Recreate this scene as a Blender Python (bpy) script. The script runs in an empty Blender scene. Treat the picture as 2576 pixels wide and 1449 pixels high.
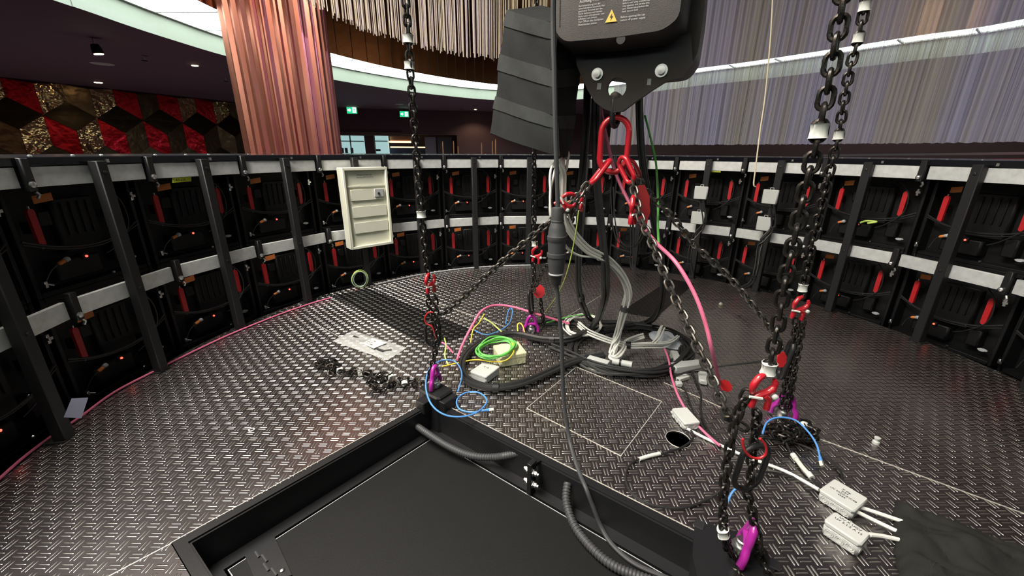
import bpy, math, random
from mathutils import Vector, Matrix, geometry
random.seed(7)
SC = bpy.context.scene
COL = SC.collection
PI = math.pi
R = math.radians
# ---------------------------------------------------------------- camera model
W_, H_ = 2576, 1449
EYE = 0.9
F_, HZ, ROLL = 1011.6, 382.03, 0.0062
TH = math.atan((H_/2-HZ)/F_)
CT, ST = math.cos(TH), math.sin(TH)
CX, CY = 0.2954, 1.4682           # centre of the round LED drum
def ray(px, py):
    x = (px-W_/2)/F_; y = -(py-H_/2)/F_
    c, s = math.cos(ROLL), math.sin(ROLL)
    x, y = c*x-s*y, s*x+c*y
    return Vector((x, CT+y*ST, -ST+y*CT))
def G(px, py, z=0.0):              # point on a level plane
    d = ray(px, py); return Vector((0, 0, EYE))+d*((z-EYE)/d.z)
def A(px, py, Y):                  # point at a depth
    d = ray(px, py); return Vector((0, 0, EYE))+d*(Y/d.y)
def PL(px, py, o, n):              # point on any plane
    d = ray(px, py); e = Vector((0, 0, EYE)); return e+d*((o-e).dot(n)/d.dot(n))
cam = bpy.data.cameras.new('camera'); co = bpy.data.objects.new('camera', cam); COL.objects.link(co)
cam.sensor_fit = 'HORIZONTAL'; cam.sensor_width = 36.0; cam.lens = F_*36.0/W_
cam.clip_start = 0.01; cam.clip_end = 100
c, s = math.cos(ROLL), math.sin(ROLL)
Xw = Vector((1, 0, 0)); Up = Vector((0, ST, CT)); Fw = Vector((0, CT, -ST))
rx = Xw*c+Up*s; ry = Up*c-Xw*s
M4 = Matrix.Identity(4)
for i in range(3):
    M4[i][0] = rx[i]; M4[i][1] = ry[i]; M4[i][2] = -Fw[i]
M4[2][3] = EYE
co.matrix_world = M4
SC.camera = co
# ---------------------------------------------------------------- materials
def lin(v):
    v /= 255.0
    return v/12.92 if v <= 0.04045 else ((v+0.055)/1.055)**2.4
def rgb(r, g, b): return (lin(r), lin(g), lin(b), 1)
class NT:
    def __init__(s, name):
        s.m = bpy.data.materials.new(name); s.m.use_nodes = True
        s.t = s.m.node_tree; s.t.nodes.clear()
        s.out = s.n('ShaderNodeOutputMaterial')
    def n(s, typ, **kw):
        nd = s.t.nodes.new(typ)
        for k, v in kw.items():
            if k.startswith('i_'):
                key = k[2:]
                key = int(key) if key.isdigit() else key.replace('_', ' ')
                if hasattr(v, 'is_output'): s.t.links.new(v, nd.inputs[key])
                else: nd.inputs[key].default_value = v
            else: setattr(nd, k, v)
        return nd
    def L(s, a, b): s.t.links.new(a, b)
    def mth(s, op, a, b=None, c=None):
        nd = s.t.nodes.new('ShaderNodeMath'); nd.operation = op
        for i, v in enumerate((a, b, c)):
            if v is None: continue
            if hasattr(v, 'is_output'): s.t.links.new(v, nd.inputs[i])
            else: nd.inputs[i].default_value = v
        return nd.outputs[0]
def mat(name, col, rough=0.5, metal=0.0, var=0.15, nscale=30.0, bump=0.0, bscale=200.0, spec=0.5, emit=None, estr=0.0, coat=0.0):
    b = NT(name)
    p = b.n('ShaderNodeBsdfPrincipled', i_Roughness=rough, i_Metallic=metal)
    p.inputs['Specular IOR Level'].default_value = spec
    p.inputs['Coat Weight'].default_value = coat
    tc = b.n('ShaderNodeTexCoord')
    nz = b.n('ShaderNodeTexNoise', i_Scale=nscale, i_Detail=4.0, i_Vector=tc.outputs['Object'])
    cr = b.n('ShaderNodeMix', data_type='RGBA')
    cr.inputs[6].default_value = tuple(v*(1-var) for v in col[:3])+(1,)
    cr.inputs[7].default_value = tuple(min(1, v*(1+var)) for v in col[:3])+(1,)
    b.L(nz.outputs[0], cr.inputs[0]); b.L(cr.outputs[2], p.inputs['Base Color'])
    if bump:
        n2 = b.n('ShaderNodeTexNoise', i_Scale=bscale, i_Detail=3.0, i_Vector=tc.outputs['Object'])
        bp = b.n('ShaderNodeBump', i_Strength=bump, i_Distance=0.002, i_Height=n2.outputs[0])
        b.L(bp.outputs[0], p.inputs['Normal'])
    if emit:
        p.inputs['Emission Color'].default_value = emit; p.inputs['Emission Strength'].default_value = estr
    b.L(p.outputs[0], b.out.inputs[0])
    return b.m
def emis(name, col, st):
    b = NT(name); e = b.n('ShaderNodeEmission', i_Color=col, i_Strength=st); b.L(e.outputs[0], b.out.inputs[0]); return b.m
def checker_plate(name, base, rough, bar, brough, p=0.0270):
    b = NT(name)
    tc = b.n('ShaderNodeTexCoord'); sx = b.n('ShaderNodeSeparateXYZ', i_0=tc.outputs['Object'])
    u = b.mth('DIVIDE', sx.outputs[0], p); v = b.mth('DIVIDE', sx.outputs[1], p)
    fu, fv = b.mth('FLOOR', u), b.mth('FLOOR', v)
    par = b.mth('FLOORED_MODULO', b.mth('ADD', fu, fv), 2.0)
    lu = b.mth('SUBTRACT', b.mth('SUBTRACT', u, fu), 0.5); lv = b.mth('SUBTRACT', b.mth('SUBTRACT', v, fv), 0.5)
    ip = b.mth('SUBTRACT', 1.0, par)
    a = b.mth('ADD', b.mth('MULTIPLY', lu, ip), b.mth('MULTIPLY', lv, par))
    w = b.mth('ADD', b.mth('MULTIPLY', lv, ip), b.mth('MULTIPLY', lu, par))
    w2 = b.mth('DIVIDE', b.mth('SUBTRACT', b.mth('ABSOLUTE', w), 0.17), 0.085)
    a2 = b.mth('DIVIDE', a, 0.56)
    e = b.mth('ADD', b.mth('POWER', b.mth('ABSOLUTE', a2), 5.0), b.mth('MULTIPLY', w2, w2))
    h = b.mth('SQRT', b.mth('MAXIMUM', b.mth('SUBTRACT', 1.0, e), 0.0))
    nz = b.n('ShaderNodeTexNoise', i_Scale=9.0, i_Detail=5.0, i_Vector=tc.outputs['Object'])
    n3 = b.n('ShaderNodeTexNoise', i_Scale=180.0, i_Detail=3.0, i_Vector=tc.outputs['Object'])
    cr = b.n('ShaderNodeMix', data_type='RGBA', i_0=nz.outputs[0])
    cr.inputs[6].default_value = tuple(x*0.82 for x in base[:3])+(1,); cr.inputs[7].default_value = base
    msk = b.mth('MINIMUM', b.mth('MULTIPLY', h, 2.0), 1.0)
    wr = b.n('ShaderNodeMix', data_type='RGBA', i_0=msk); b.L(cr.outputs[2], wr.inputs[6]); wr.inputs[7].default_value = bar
    pr = b.n('ShaderNodeBsdfPrincipled', i_Metallic=1.0)
    b.L(wr.outputs[2], pr.inputs['Base Color'])
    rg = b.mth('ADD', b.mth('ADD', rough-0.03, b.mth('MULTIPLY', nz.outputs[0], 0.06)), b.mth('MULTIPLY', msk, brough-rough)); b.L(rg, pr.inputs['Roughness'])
    hh = b.mth('ADD', h, b.mth('MULTIPLY', n3.outputs[0], 0.02))
    bp = b.n('ShaderNodeBump', i_Strength=1.0, i_Distance=0.0032, i_Height=hh)
    b.L(bp.outputs[0], pr.inputs['Normal']); b.L(pr.outputs[0], b.out.inputs[0])
    return b.m
MT = dict(
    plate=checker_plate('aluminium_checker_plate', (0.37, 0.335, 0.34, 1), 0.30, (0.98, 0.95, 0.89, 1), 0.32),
    plate_black=checker_plate('black_checker_plate', (0.05, 0.05, 0.05, 1), 0.42, (0.12, 0.12, 0.12, 1), 0.36),
    steel=mat('black_powder_coated_steel', (0.010, 0.010, 0.011, 1), 0.42, spec=0.4, bump=0.15, bscale=900),
    post=mat('charcoal_steel', (0.014, 0.014, 0.0145, 1), 0.5, spec=.3, bump=0.1, bscale=700),
    alu=mat('brushed_aluminium', (0.74, 0.75, 0.73, 1), 0.45, 0.4, var=0.22, nscale=45, bump=0.05),
    zinc=mat('zinc_plated_steel', (0.62, 0.63, 0.63, 1), 0.3, 1.0),
    shell=mat('black_plastic_shell', (0.0055, 0.0055, 0.006, 1), 0.5, spec=0.25, bump=0.2, bscale=150),
    cap=mat('gloss_black_cap', (0.006, 0.006, 0.009, 1), 0.16),
    red=mat('red_enamel', (0.44, 0.012, 0.022, 1), 0.3, coat=0.3),
    redplastic=mat('red_plastic', (0.50, 0.015, 0.02, 1), 0.42),
    orange=mat('orange_plastic', (0.75, 0.22, 0.05, 1), 0.5),
    led=emis('red_status_light', (1, 0.05, 0.03, 1), 6.0),
    greyplug=mat('grey_plastic', (0.45, 0.45, 0.45, 1), 0.4),
    cable=mat('black_cable_rubber', (0.012, 0.012, 0.012, 1), 0.5),
    darkgrey=mat('dark_grey_rubber', (0.045, 0.046, 0.048, 1), 0.55, bump=0.2),
    chain=mat('black_chain_steel', (0.02, 0.018, 0.016, 1), 0.32, 0.55, var=0.4, nscale=80, bump=0.2, bscale=300),
    galv=mat('dull_chain_steel', (0.07, 0.067, 0.060, 1), 0.38, 0.8, var=0.4, nscale=80, bump=0.2, bscale=300),
    tape=mat('white_tape', (0.66, 0.66, 0.60, 1), 0.6, var=0.06),
    magenta=mat('magenta_enamel', (0.42, 0.02, 0.30, 1), 0.3, coat=0.4),
    white=mat('white_plastic', (0.58, 0.58, 0.545, 1), 0.45, var=0.05),
    cream=mat('cream_plastic', (0.72, 0.71, 0.58, 1), 0.4, var=0.04),
    beige=mat('beige_plastic', (0.78, 0.72, 0.45, 1), 0.45, var=0.06),
    whitecable=mat('off_white_cable', (0.82, 0.80, 0.73, 1), 0.45, var=0.08),
    pink=mat('pink_conduit', (0.80, 0.17, 0.30, 1), 0.45, var=0.06),
    green=mat('green_cable', (0.17, 0.60, 0.12, 1), 0.45, var=0.08),
    blue=mat('blue_cable', (0.09, 0.28, 0.66, 1), 0.42, var=0.08),
    yellow=mat('yellow_wire', (0.85, 0.60, 0.05, 1), 0.45, var=0.08),
    limey=mat('yellow_green_wire', (0.55, 0.70, 0.15, 1), 0.45, var=0.1),
    hoist=mat('black_hoist_plastic', (0.015, 0.015, 0.014, 1), 0.48, bump=0.35, bscale=700),
    fabric=mat('black_woven_fabric', (0.017, 0.018, 0.018, 1), 0.85, spec=.2, var=0.4, nscale=14, bump=0.6, bscale=500),
    cloth=mat('dark_matt_cloth', (0.022, 0.022, 0.020, 1), 0.9, spec=0.15, var=0.3, bump=0.5, bscale=400),
    ink=mat('black_ink', (0.01, 0.01, 0.012, 1), 0.6, var=0.05),
    print_=mat('pale_print', (0.5, 0.5, 0.48, 1), 0.6, var=0.05),
    warn=mat('amber_sign', (0.85, 0.50, 0.08, 1), 0.5, var=0.05),
    yellowlabel=mat('yellow_label', (0.75, 0.80, 0.05, 1), 0.5, var=0.06),
)
# ---------------------------------------------------------------- mesh builder
class MB:
    def __init__(s): s.v = []; s.f = []
    def add(s, vs, fs):
        n = len(s.v); s.v += [tuple(v) for v in vs]; s.f += [tuple(i+n for i in f) for f in fs]; return s
    def box(s, c, d, m=None, bev=0.0):
        c = Vector(c); hx, hy, hz = d[0]/2, d[1]/2, d[2]/2
        if bev:
            b = min(bev, hx*.9, hy*.9, hz*.9); vs = []; fs = []
            # rounded box outline in XY with chamfered top and bottom
            o = lambda i: [(hx-i, hy-b-i*0), (hx-b, hy-i), (-hx+b, hy-i), (-hx+i, hy-b), (-hx+i, -hy+b), (-hx+b, -hy+i), (hx-b, -hy+i), (hx-i, -hy+b)]
            for (z, i) in ((-hz, b*.5), (-hz+b*.5, 0), (hz-b*.5, 0), (hz, b*.5)):
                vs += [Vector((x, y, z)) for x, y in o(i)]
            for k in range(3):
                for j in range(8): fs.append((k*8+j, k*8+(j+1) % 8, k*8+8+(j+1) % 8, k*8+8+j))
            fs.append(tuple(range(7, -1, -1))); fs.append(tuple(range(24, 32)))
        else:
            vs = [Vector((x*hx, y*hy, z*hz)) for z in (-1, 1) for y in (-1, 1) for x in (-1, 1)]
            fs = [(0, 2, 3, 1), (4, 5, 7, 6), (0, 1, 5, 4), (2, 6, 7, 3), (0, 4, 6, 2), (1, 3, 7, 5)]
        if m is not None: vs = [m @ v for v in vs]
        return s.add([v+c for v in vs], fs)
    def tube(s, pts, r, n=8, closed=False, cap=True):
        pts = [Vector(p) for p in pts]; N = len(pts)
        rr = r if isinstance(r, (list, tuple)) else [r]*N
        tn = []
        for i in range(N):
            a = pts[(i-1) % N] if (closed or i > 0) else pts[i]
            b = pts[(i+1) % N] if (closed or i < N-1) else pts[i]
            t = b-a
            tn.append(t.normalized() if t.length > 1e-9 else Vector((0, 0, 1)))
        ref = Vector((0, 0, 1)) if abs(tn[0].z) < 0.9 else Vector((1, 0, 0))
        nn = (ref-tn[0]*ref.dot(tn[0])).normalized(); vs = []; fs = []
        for i in range(N):
            nn = nn-tn[i]*nn.dot(tn[i])
            nn = nn.normalized() if nn.length > 1e-6 else tn[i].orthogonal().normalized()
            bb = tn[i].cross(nn)
            for j in range(n):
                a = 2*PI*j/n; vs.append(pts[i]+(nn*math.cos(a)+bb*math.sin(a))*rr[i])
        for i in range(N if closed else N-1):
            i2 = (i+1) % N
            for j in range(n):
                fs.append((i*n+j, i*n+(j+1) % n, i2*n+(j+1) % n, i2*n+j))
        if cap and not closed:
            fs.append(tuple(range(n-1, -1, -1))); fs.append(tuple(range((N-1)*n, N*n)))
        return s.add(vs, fs)
    def prism(s, o0, o1):          # two matching outlines (3-D) -> closed solid
        n = len(o0); fs = [(j, (j+1) % n, n+(j+1) % n, n+j) for j in range(n)]
        fs += [tuple(range(n-1, -1, -1)), tuple(range(n, 2*n))]
        return s.add(list(o0)+list(o1), fs)
    def loft(s, rings, capa=True, capb=True):
        n = len(rings[0]); vs = [v for r_ in rings for v in r_]; fs = []
        for k in range(len(rings)-1):
            for j in range(n): fs.append((k*n+j, k*n+(j+1) % n, k*n+n+(j+1) % n, k*n+n+j))
        if capa: fs.append(tuple(range(n-1, -1, -1)))
        if capb: fs.append(tuple(range((len(rings)-1)*n, len(rings)*n)))
        return s.add(vs, fs)
    def lathe(s, prof, o, ax, n=16):   # prof: (radius, distance along ax)
        ax = Vector(ax).normalized(); o = Vector(o); e1 = ax.orthogonal().normalized(); e2 = ax.cross(e1)
        rings = [[o+ax*d+(e1*math.cos(2*PI*j/n)+e2*math.sin(2*PI*j/n))*max(r, 1e-5) for j in range(n)] for r, d in prof]
        return s.loft(rings)
    def grid(s, rows, closed_u=False):
        n = len(rows[0]); fs = []
        for i in range(len(rows)-1):
            for j in range(n if closed_u else n-1):
                fs.append((i*n+j, i*n+(j+1) % n, (i+1)*n+(j+1) % n, (i+1)*n+j))
        return s.add([v for r_ in rows for v in r_], fs)
def tagp(o, label=None, cat=None, group=None, kind=None):
    if label: o['label'] = label
    if cat: o['category'] = cat
    if group: o['group'] = group
    if kind: o['kind'] = kind
    return o
def obj(name, mb, m, parent=None, smooth=True, label=None):
    me = bpy.data.meshes.new(name); me.from_pydata(mb.v, [], mb.f); me.update()
    import bmesh
    bm = bmesh.new(); bm.from_mesh(me); bmesh.ops.recalc_face_normals(bm, faces=bm.faces); bm.to_mesh(me); bm.free()
    if smooth:
        me.shade_smooth()
        try: me.set_sharp_from_angle(angle=R(38))
        except Exception: pass
    me.materials.append(MT[m] if isinstance(m, str) else m)
    o = bpy.data.objects.new(name, me); COL.objects.link(o)
    if parent is not None:
        o.parent = parent
        if parent.get('_w'): o.matrix_parent_inverse = Matrix.Translation(-Vector(parent.location))
    if label: o['label'] = label
    return o
def thing(name, label, cat, loc=(0, 0, 0), rotz=0.0, group=None, world=False):
    o = bpy.data.objects.new(name, None); COL.objects.link(o); o.location = loc; o.rotation_euler = (0, 0, rotz)
    o.empty_display_size = 0.02
    tagp(o, label, cat, group)
    if world: o['_w'] = 1
    return o
def struct(name, mb, m, smooth=False, parent=None):
    o = obj(name, mb, m, parent, smooth); o['kind'] = 'structure'; return o
def dup(root, loc, rotz, label, group=None):
    r = root.copy(); COL.objects.link(r); r.location = loc; r.rotation_euler = (0, 0, rotz); r['label'] = label
    if group: r['group'] = group
    for ch in root.children:
        c_ = ch.copy(); COL.objects.link(c_); c_.parent = r
        for g in ch.children:
            d = g.copy(); COL.objects.link(d); d.parent = c_
    return r
def cr_path(P, n=8, closed=False):  # Catmull-Rom
    P = [Vector(p) for p in P]; N = len(P); out = []
    for i in range(N if closed else N-1):
        if closed: p0, p1, p2, p3 = P[i-1], P[i], P[(i+1) % N], P[(i+2) % N]
        else: p0, p1, p2, p3 = P[max(i-1, 0)], P[i], P[i+1], P[min(i+2, N-1)]
        for k in range(n):
            t = k/n
            out.append(0.5*((2*p1)+(p2-p0)*t+(2*p0-5*p1+4*p2-p3)*t*t+(3*p1-p0-3*p2+p3)*t**3))
    if not closed: out.append(P[-1])
    return out
def PT(L):
    out = []
    for e in L:
        if len(e) == 2: out.append(G(e[0], e[1], .006))
        elif e[2] < .5: out.append(G(e[0], e[1], e[2]))
        else: out.append(A(e[0], e[1], e[2]))
    return out
def resample(P, step):
    out = [P[0].copy()]; acc = 0.0
    for a, b in zip(P, P[1:]):
        L = (b-a).length
        if L < 1e-9: continue
        d = step-acc
        while d <= L:
            out.append(a+(b-a)*(d/L)); d += step
        acc = L-(d-step)
    return out
def stadium(hs, rad, n=5):
    pts = []
    for k in range(n+1):
        a = -PI/2+PI*k/n; pts.append((hs+rad*math.cos(a), rad*math.sin(a)))
    for k in range(n+1):
        a = PI/2+PI*k/n; pts.append((-hs+rad*math.cos(a), rad*math.sin(a)))
    return pts
def frame_along(d, roll, ref=Vector((0, 0, 1))):
    d = d.normalized()
    if abs(d.dot(ref)) > 0.95: ref = Vector((0.8, -0.6, 0))
    e1 = (ref-d*ref.dot(d)).normalized(); e2 = d.cross(e1)
    return d, e1*math.cos(roll)+e2*math.sin(roll)
def link_into(mb, p, d, roll, pitch=0.024, wire=0.004, n=7, ref=Vector((0, 0, 1))):
    k = pitch/0.024
    ax, sd = frame_along(d, roll, ref)
    pts = [p+ax*x+sd*y for x, y in stadium(0.0065*k, 0.0098*k, n)]
    mb.tube(pts, wire*k, 7, closed=True)
def chain(name, label, cat, pts, m='chain', pitch=0.024, tapes=(), group=None, jit=0.0, smoothn=6, roll0=0.4):
    path = cr_path(pts, smoothn) if smoothn else [Vector(p) for p in pts]
    q = resample(path, pitch); mb = MB()
    for i in range(len(q)-1):
        p = (q[i]+q[i+1])/2; d = q[i+1]-q[i]
        j = Vector((random.uniform(-1, 1), random.uniform(-1, 1), random.uniform(-.3, 1)))*jit
        link_into(mb, p+j, d+Vector((random.uniform(-1, 1), random.uniform(-1, 1), random.uniform(-1, 1)))*jit*0.8, roll0+(PI/2 if i % 2 else 0)+random.uniform(-.12, .12)+random.uniform(-1, 1)*min(1.2, jit*150), pitch)
    o = obj(name, mb, m); tagp(o, label, cat, group)
    for t in tapes:
        i = max(0, min(len(q)-2, int(t*(len(q)-1)))) if isinstance(t, float) else min(range(len(q)-1), key=lambda j: (q[j]-t).length); p = (q[i]+q[i+1])/2; d = (q[i+1]-q[i]).normalized()
        e1 = d.orthogonal().normalized(); e2 = d.cross(e1); k = pitch/0.024
        tb = MB(); rings = []
        for a, sc_ in ((-.011, .0175), (-.010, .0165), (0, .0155), (.010, .0165), (.011, .0175)):
            rings.append([p+d*a*k+(e1*math.cos(x)*(1+.12*math.sin(3*x))+e2*math.sin(x)*0.8)*sc_*k for x in [2*PI*j/16 for j in range(16)]])
        tb.loft(rings); obj('tape_tag', tb, 'tape', o)
    return o
def cable(name, label, cat, pts, r, m, group=None, n=8, sm=8, parent=None, closed=False):
    mb = MB().tube(cr_path(pts, sm, closed), r, n, closed=closed)
    o = obj(name, mb, m, parent)
    if parent is None: tagp(o, label, cat, group)
    return o
def bundle_paths(pts, k, spread, seed, sm=8, wob=0.3):
    rnd = random.Random(seed); P = cr_path(pts, sm); out = []
    for i in range(k):
        a = 2*PI*i/k+rnd.uniform(-.3, .3); rad = spread*(1 if k < 6 or i % 3 else .3)
        ph = rnd.uniform(0, 6); q = []
        for j, p in enumerate(P):
            t = (P[min(j+1, len(P)-1)]-P[max(j-1, 0)]).normalized()
            e1 = t.cross(Vector((0.31, 0.2, 0.93)))
            e1 = e1.normalized() if e1.length > .05 else Vector((1, 0, 0)); e2 = t.cross(e1)
            aa = a+wob*math.sin(j*.13+ph)
            q.append(p+(e1*math.cos(aa)+e2*math.sin(aa))*rad)
        out.append(q)
    return out
def text_mesh(body, size, origin, xd, yd, name, m, parent, depth=0.0004, align='LEFT', shear=0.0):
    cu = bpy.data.curves.new('t', 'FONT'); cu.body = body; cu.size = size; cu.extrude = 0; cu.align_x = align; cu.shear = shear
    cu.resolution_u = 2
    to = bpy.data.objects.new('t', cu)
    me = bpy.data.meshes.new_from_object(to); bpy.data.objects.remove(to)
    xd = Vector(xd).normalized(); yd = Vector(yd).normalized(); zd = xd.cross(yd)
    mb = MB(); mb.add([Vector(origin)+xd*v.co.x+yd*v.co.y+zd*depth for v in me.vertices], [tuple(p.vertices) for p in me.polygons])
    bpy.data.meshes.remove(me)
    return obj(name, mb, m, parent, smooth=False)
ORD = ['first', 'second', 'third', 'fourth', 'fifth', 'sixth', 'seventh', 'eighth', 'ninth', 'tenth', 'eleventh', 'twelfth', 'thirteenth', 'fourteenth', 'fifteenth', 'sixteenth']
# ================================================================ THE HALL
STEP = 2*PI/26
PH0 = R(-19.1125)
def ang(k): return PH0+STEP*k
def drum(k, r, z=0.0):
    a = ang(k); return Vector((CX+r*math.sin(a), CY+r*math.cos(a), z))
ZC = 1.9
MT['plum'] = mat('plum_ceiling_paint', (0.14, 0.088, 0.118, 1), 0.75, var=0.2)
MT['plumwall'] = mat('plum_wall_paint', (0.085, 0.045, 0.055, 1), 0.7, var=0.2)
MT['fascia'] = mat('white_painted_fascia', (0.22, 0.25, 0.20, 1), 0.6, var=0.04)
MT['carpet'] = mat('dark_carpet', (0.02, 0.01, 0.012, 1), 0.9)
MT['lum'] = emis('luminous_ceiling_panel', (0.90, 1.0, 0.95, 1), 8.0)
def brown_mirror():
    b = NT('brown_tinted_mirror'); tc = b.n('ShaderNodeTexCoord')
    nz = b.n('ShaderNodeTexNoise', i_Scale=7.0, i_Detail=3.0, i_Vector=tc.outputs['Object'])
    bp = b.n('ShaderNodeBump', i_Strength=0.25, i_Distance=0.01, i_Height=nz.outputs[0])
    p = b.n('ShaderNodeBsdfPrincipled', i_Metallic=1.0, i_Roughness=0.26); p.inputs['Base Color'].default_value = (0.36, 0.22, 0.13, 1)
    b.L(bp.outputs[0], p.inputs['Normal']); b.L(p.outputs[0], b.out.inputs[0]); return b.m
MT['bmirror'] = brown_mirror()
ringpx = [(138, 0), (187, 16), (234, 32), (334, 67), (430, 98), (562, 138), (700, 172), (835, 199), (950, 218), (1100, 238), (1245, 251), (1400, 252), (1560, 241), (1740, 217), (1900, 200), (2100, 176), (2300, 151), (2576, 117)]
RB = [G(x, y, ZC) for x, y in ringpx]
pL, pR = RB[0], RB[-1]
RBALL = RB+[Vector((x, y, ZC)) for x, y in ((5.35, 2.6), (5.0, .2), (3.8, -2.0), (1.5, -3.1), (-.8, -2.7), (-3.1, -1.2), (-3.3, .6), (-3.2, 2.2))]
RC = cr_path(RBALL, 6, closed=True)
NR = len(RC)
def inward(i):
    t = (RC[(i+1) % NR]-RC[i-1]).normalized(); n = Vector((-t.y, t.x, 0))
    if (Vector((0.8, 2.0, ZC))-RC[i]).dot(n) < 0: n = -n
    return n
def width(i):
    x = RC[i].x; return 0.62 if x < 1.0 else max(0.30, 0.62-(x-1.0)*0.16)
RI = [RC[i]+inward(i)*width(i) for i in range(NR)]
def lift(L, z): return [Vector((p.x, p.y, z)) for p in L]
ZL = 2.075
big = [Vector((-13, -8, ZC)), Vector((14, -8, ZC)), Vector((14, 15, ZC)), Vector((-13, 15, ZC))]
tri = geometry.tessellate_polygon([big, RC])
struct('ceiling', MB().add(big+RC, [tuple(t) for t in tri]), 'plum')
struct('trim_1', MB().grid([lift(RC, ZC-0.004), lift(RC, ZL)], True), 'fascia')
# thin grey ledge between fascia and light
led_ = [RC[i]+inward(i)*0.035 for i in range(NR)]
struct('trim_2', MB().grid([lift(RC, ZL), lift(led_, ZL), lift(led_, ZL+0.012)], True), mat('grey_ledge', (0.35, 0.36, 0.33, 1), 0.6))
# luminous ceiling: one ring of frosted panels
cove = thing('cove_light', 'glowing ring of white ceiling light panels around the hall opening', 'ceiling light', tuple(RC[20]), world=True)
obj('diffuser', MB().grid([lift(led_, ZL+0.012), lift(RI, ZL+0.012)], True), 'lum', cove, False)
cum = 0.0; MT['divider'] = mat('grey_divider', (0.30, 0.32, 0.30, 1), 0.5)
for i in range(NR):
    cum += (RC[i]-RC[i-1]).length
    if cum > 0.50:
        cum = 0.0; n = inward(i); t = Vector((-n.y, n.x, 0)); a = RC[i]+n*0.04; b_ = RI[i]-n*.01
        obj('divider', MB().prism([Vector((q.x, q.y, ZL-0.004)) for q in (a-t*.009, a+t*.009, b_+t*.009, b_-t*.009)], [Vector((q.x, q.y, ZL+0.010)) for q in (a-t*.009, a+t*.009, b_+t*.009, b_-t*.009)]), 'divider', cove, False)
struct('wall_mirror', MB().grid([lift(RI, ZL+0.012), lift(RI, 4.2)], True), 'bmirror')
mj = MB()
cum = 0
for i in range(NR):
    cum += (RI[i]-RI[i-1]).length
    if cum > 0.17:
        cum = 0; q = RI[i]+inward(i)*0.002; mj.tube([Vector((q.x, q.y, ZL+.02)), Vector((q.x, q.y, 4.2))], 0.0035, 4)
struct('trim_3', mj, mat('mirror_joint', (0.22, 0.18, 0.13, 1), 0.4))
struct('ceiling_dome', MB().add(lift(RI, 4.2), [tuple(t) for t in geometry.tessellate_polygon([lift(RI, 4.2)])]), 'plum')
# gallery floor and outer walls
struct('floor_gallery', MB().box((0.5, 3.5, -2.6), (27, 23, 0.1)), 'carpet')
def wall(name, p, q, z0, z1, m, th=0.12):
    p, q = Vector((p.x, p.y, 0)), Vector((q.x, q.y, 0)); t = (q-p).normalized(); n = Vector((-t.y, t.x, 0))*th
    if (Vector((0, 0, 0))-p).dot(n) > 0: n = -n
    mb = MB().prism([p+Vector((0, 0, z0)), q+Vector((0, 0, z0)), q+n+Vector((0, 0, z0)), p+n+Vector((0, 0, z0))], [p+Vector((0, 0, z1)), q+Vector((0, 0, z1)), q+n+Vector((0, 0, z1)), p+n+Vector((0, 0, z1))])
    return struct(name, mb, m)
wl0, wl1 = G(-420, 148, ZC), G(640, 262, ZC)
wb0, wb1 = G(700, 268, ZC), G(1330, 283, ZC)
# ---- mosaic of mirrored rhombic tiles on the left wall
wall('wall_left', wl0, wl1, -2.6, ZC, 'plumwall')
def tile_mat(name, col, rough, bs):
    b = NT(name); tc = b.n('ShaderNodeTexCoord')
    nz = b.n('ShaderNodeTexNoise', i_Scale=7.0, i_Detail=2.0, i_Vector=tc.outputs['Object'])
    bp = b.n('ShaderNodeBump', i_Strength=bs, i_Distance=0.03, i_Height=nz.outputs[0])
    p = b.n('ShaderNodeBsdfPrincipled', i_Metallic=1.0, i_Roughness=rough); p.inputs['Base Color'].default_value = col
    b.L(bp.outputs[0], p.inputs['Normal']); b.L(p.outputs[0], b.out.inputs[0]); return b.m
MT['tred'] = tile_mat('red_mirror_tile', (0.55, 0.02, 0.03, 1), 0.28, 0.8)
MT['tgold'] = tile_mat('hammered_gold_tile', (0.75, 0.50, 0.25, 1), 0.12, 0.9)
MT['ttop'] = tile_mat('smoked_mirror_tile', (0.045, 0.032, 0.02, 1), 0.25, 0.15)
MT['tdark'] = tile_mat('bronze_mirror_tile', (0.16, 0.11, 0.06, 1), 0.3, 0.4)
tx = Vector((wl1.x-wl0.x, wl1.y-wl0.y, 0)); LW = tx.length; tx.normalize(); tn_ = Vector((tx.y, -tx.x, 0))
if (Vector((0, 0, 0))-wl0).dot(tn_) < 0: tn_ = -tn_
S_ = 0.45
hw = S_*0.72; cnt = 0
panelroot = thing('mosaic_panel', 'wall mosaic of red, gold and dark mirrored tiles left of the copper column', 'wall decoration', tuple(wl0+tx*2), world=True)
tiles = {'tred': MB(), 'tgold': MB(), 'tdark': MB(), 'ttop': MB()}
rnd = random.Random(3)
zt = ZC-0.06
def tpoly(key, P, tilt):
    c_ = [sum(q[0] for q in P)/len(P), sum(q[1] for q in P)/len(P)]
    f3 = []; b3 = []
    for (x, z) in P:
        x2, z2 = c_[0]+(x-c_[0])*0.985, c_[1]+(z-c_[1])*0.985
        base = Vector((wl0.x, wl0.y, 0))+tx*x2+Vector((0, 0, z2))
        d = 0.02+tilt[0]*(x2-c_[0])+tilt[1]*(z2-c_[1])
        b3.append(base+tn_*0.001); f3.append(base+tn_*max(0.004, d))
    tiles[key].prism(b3, f3)
row = 0
z_ = zt
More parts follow.
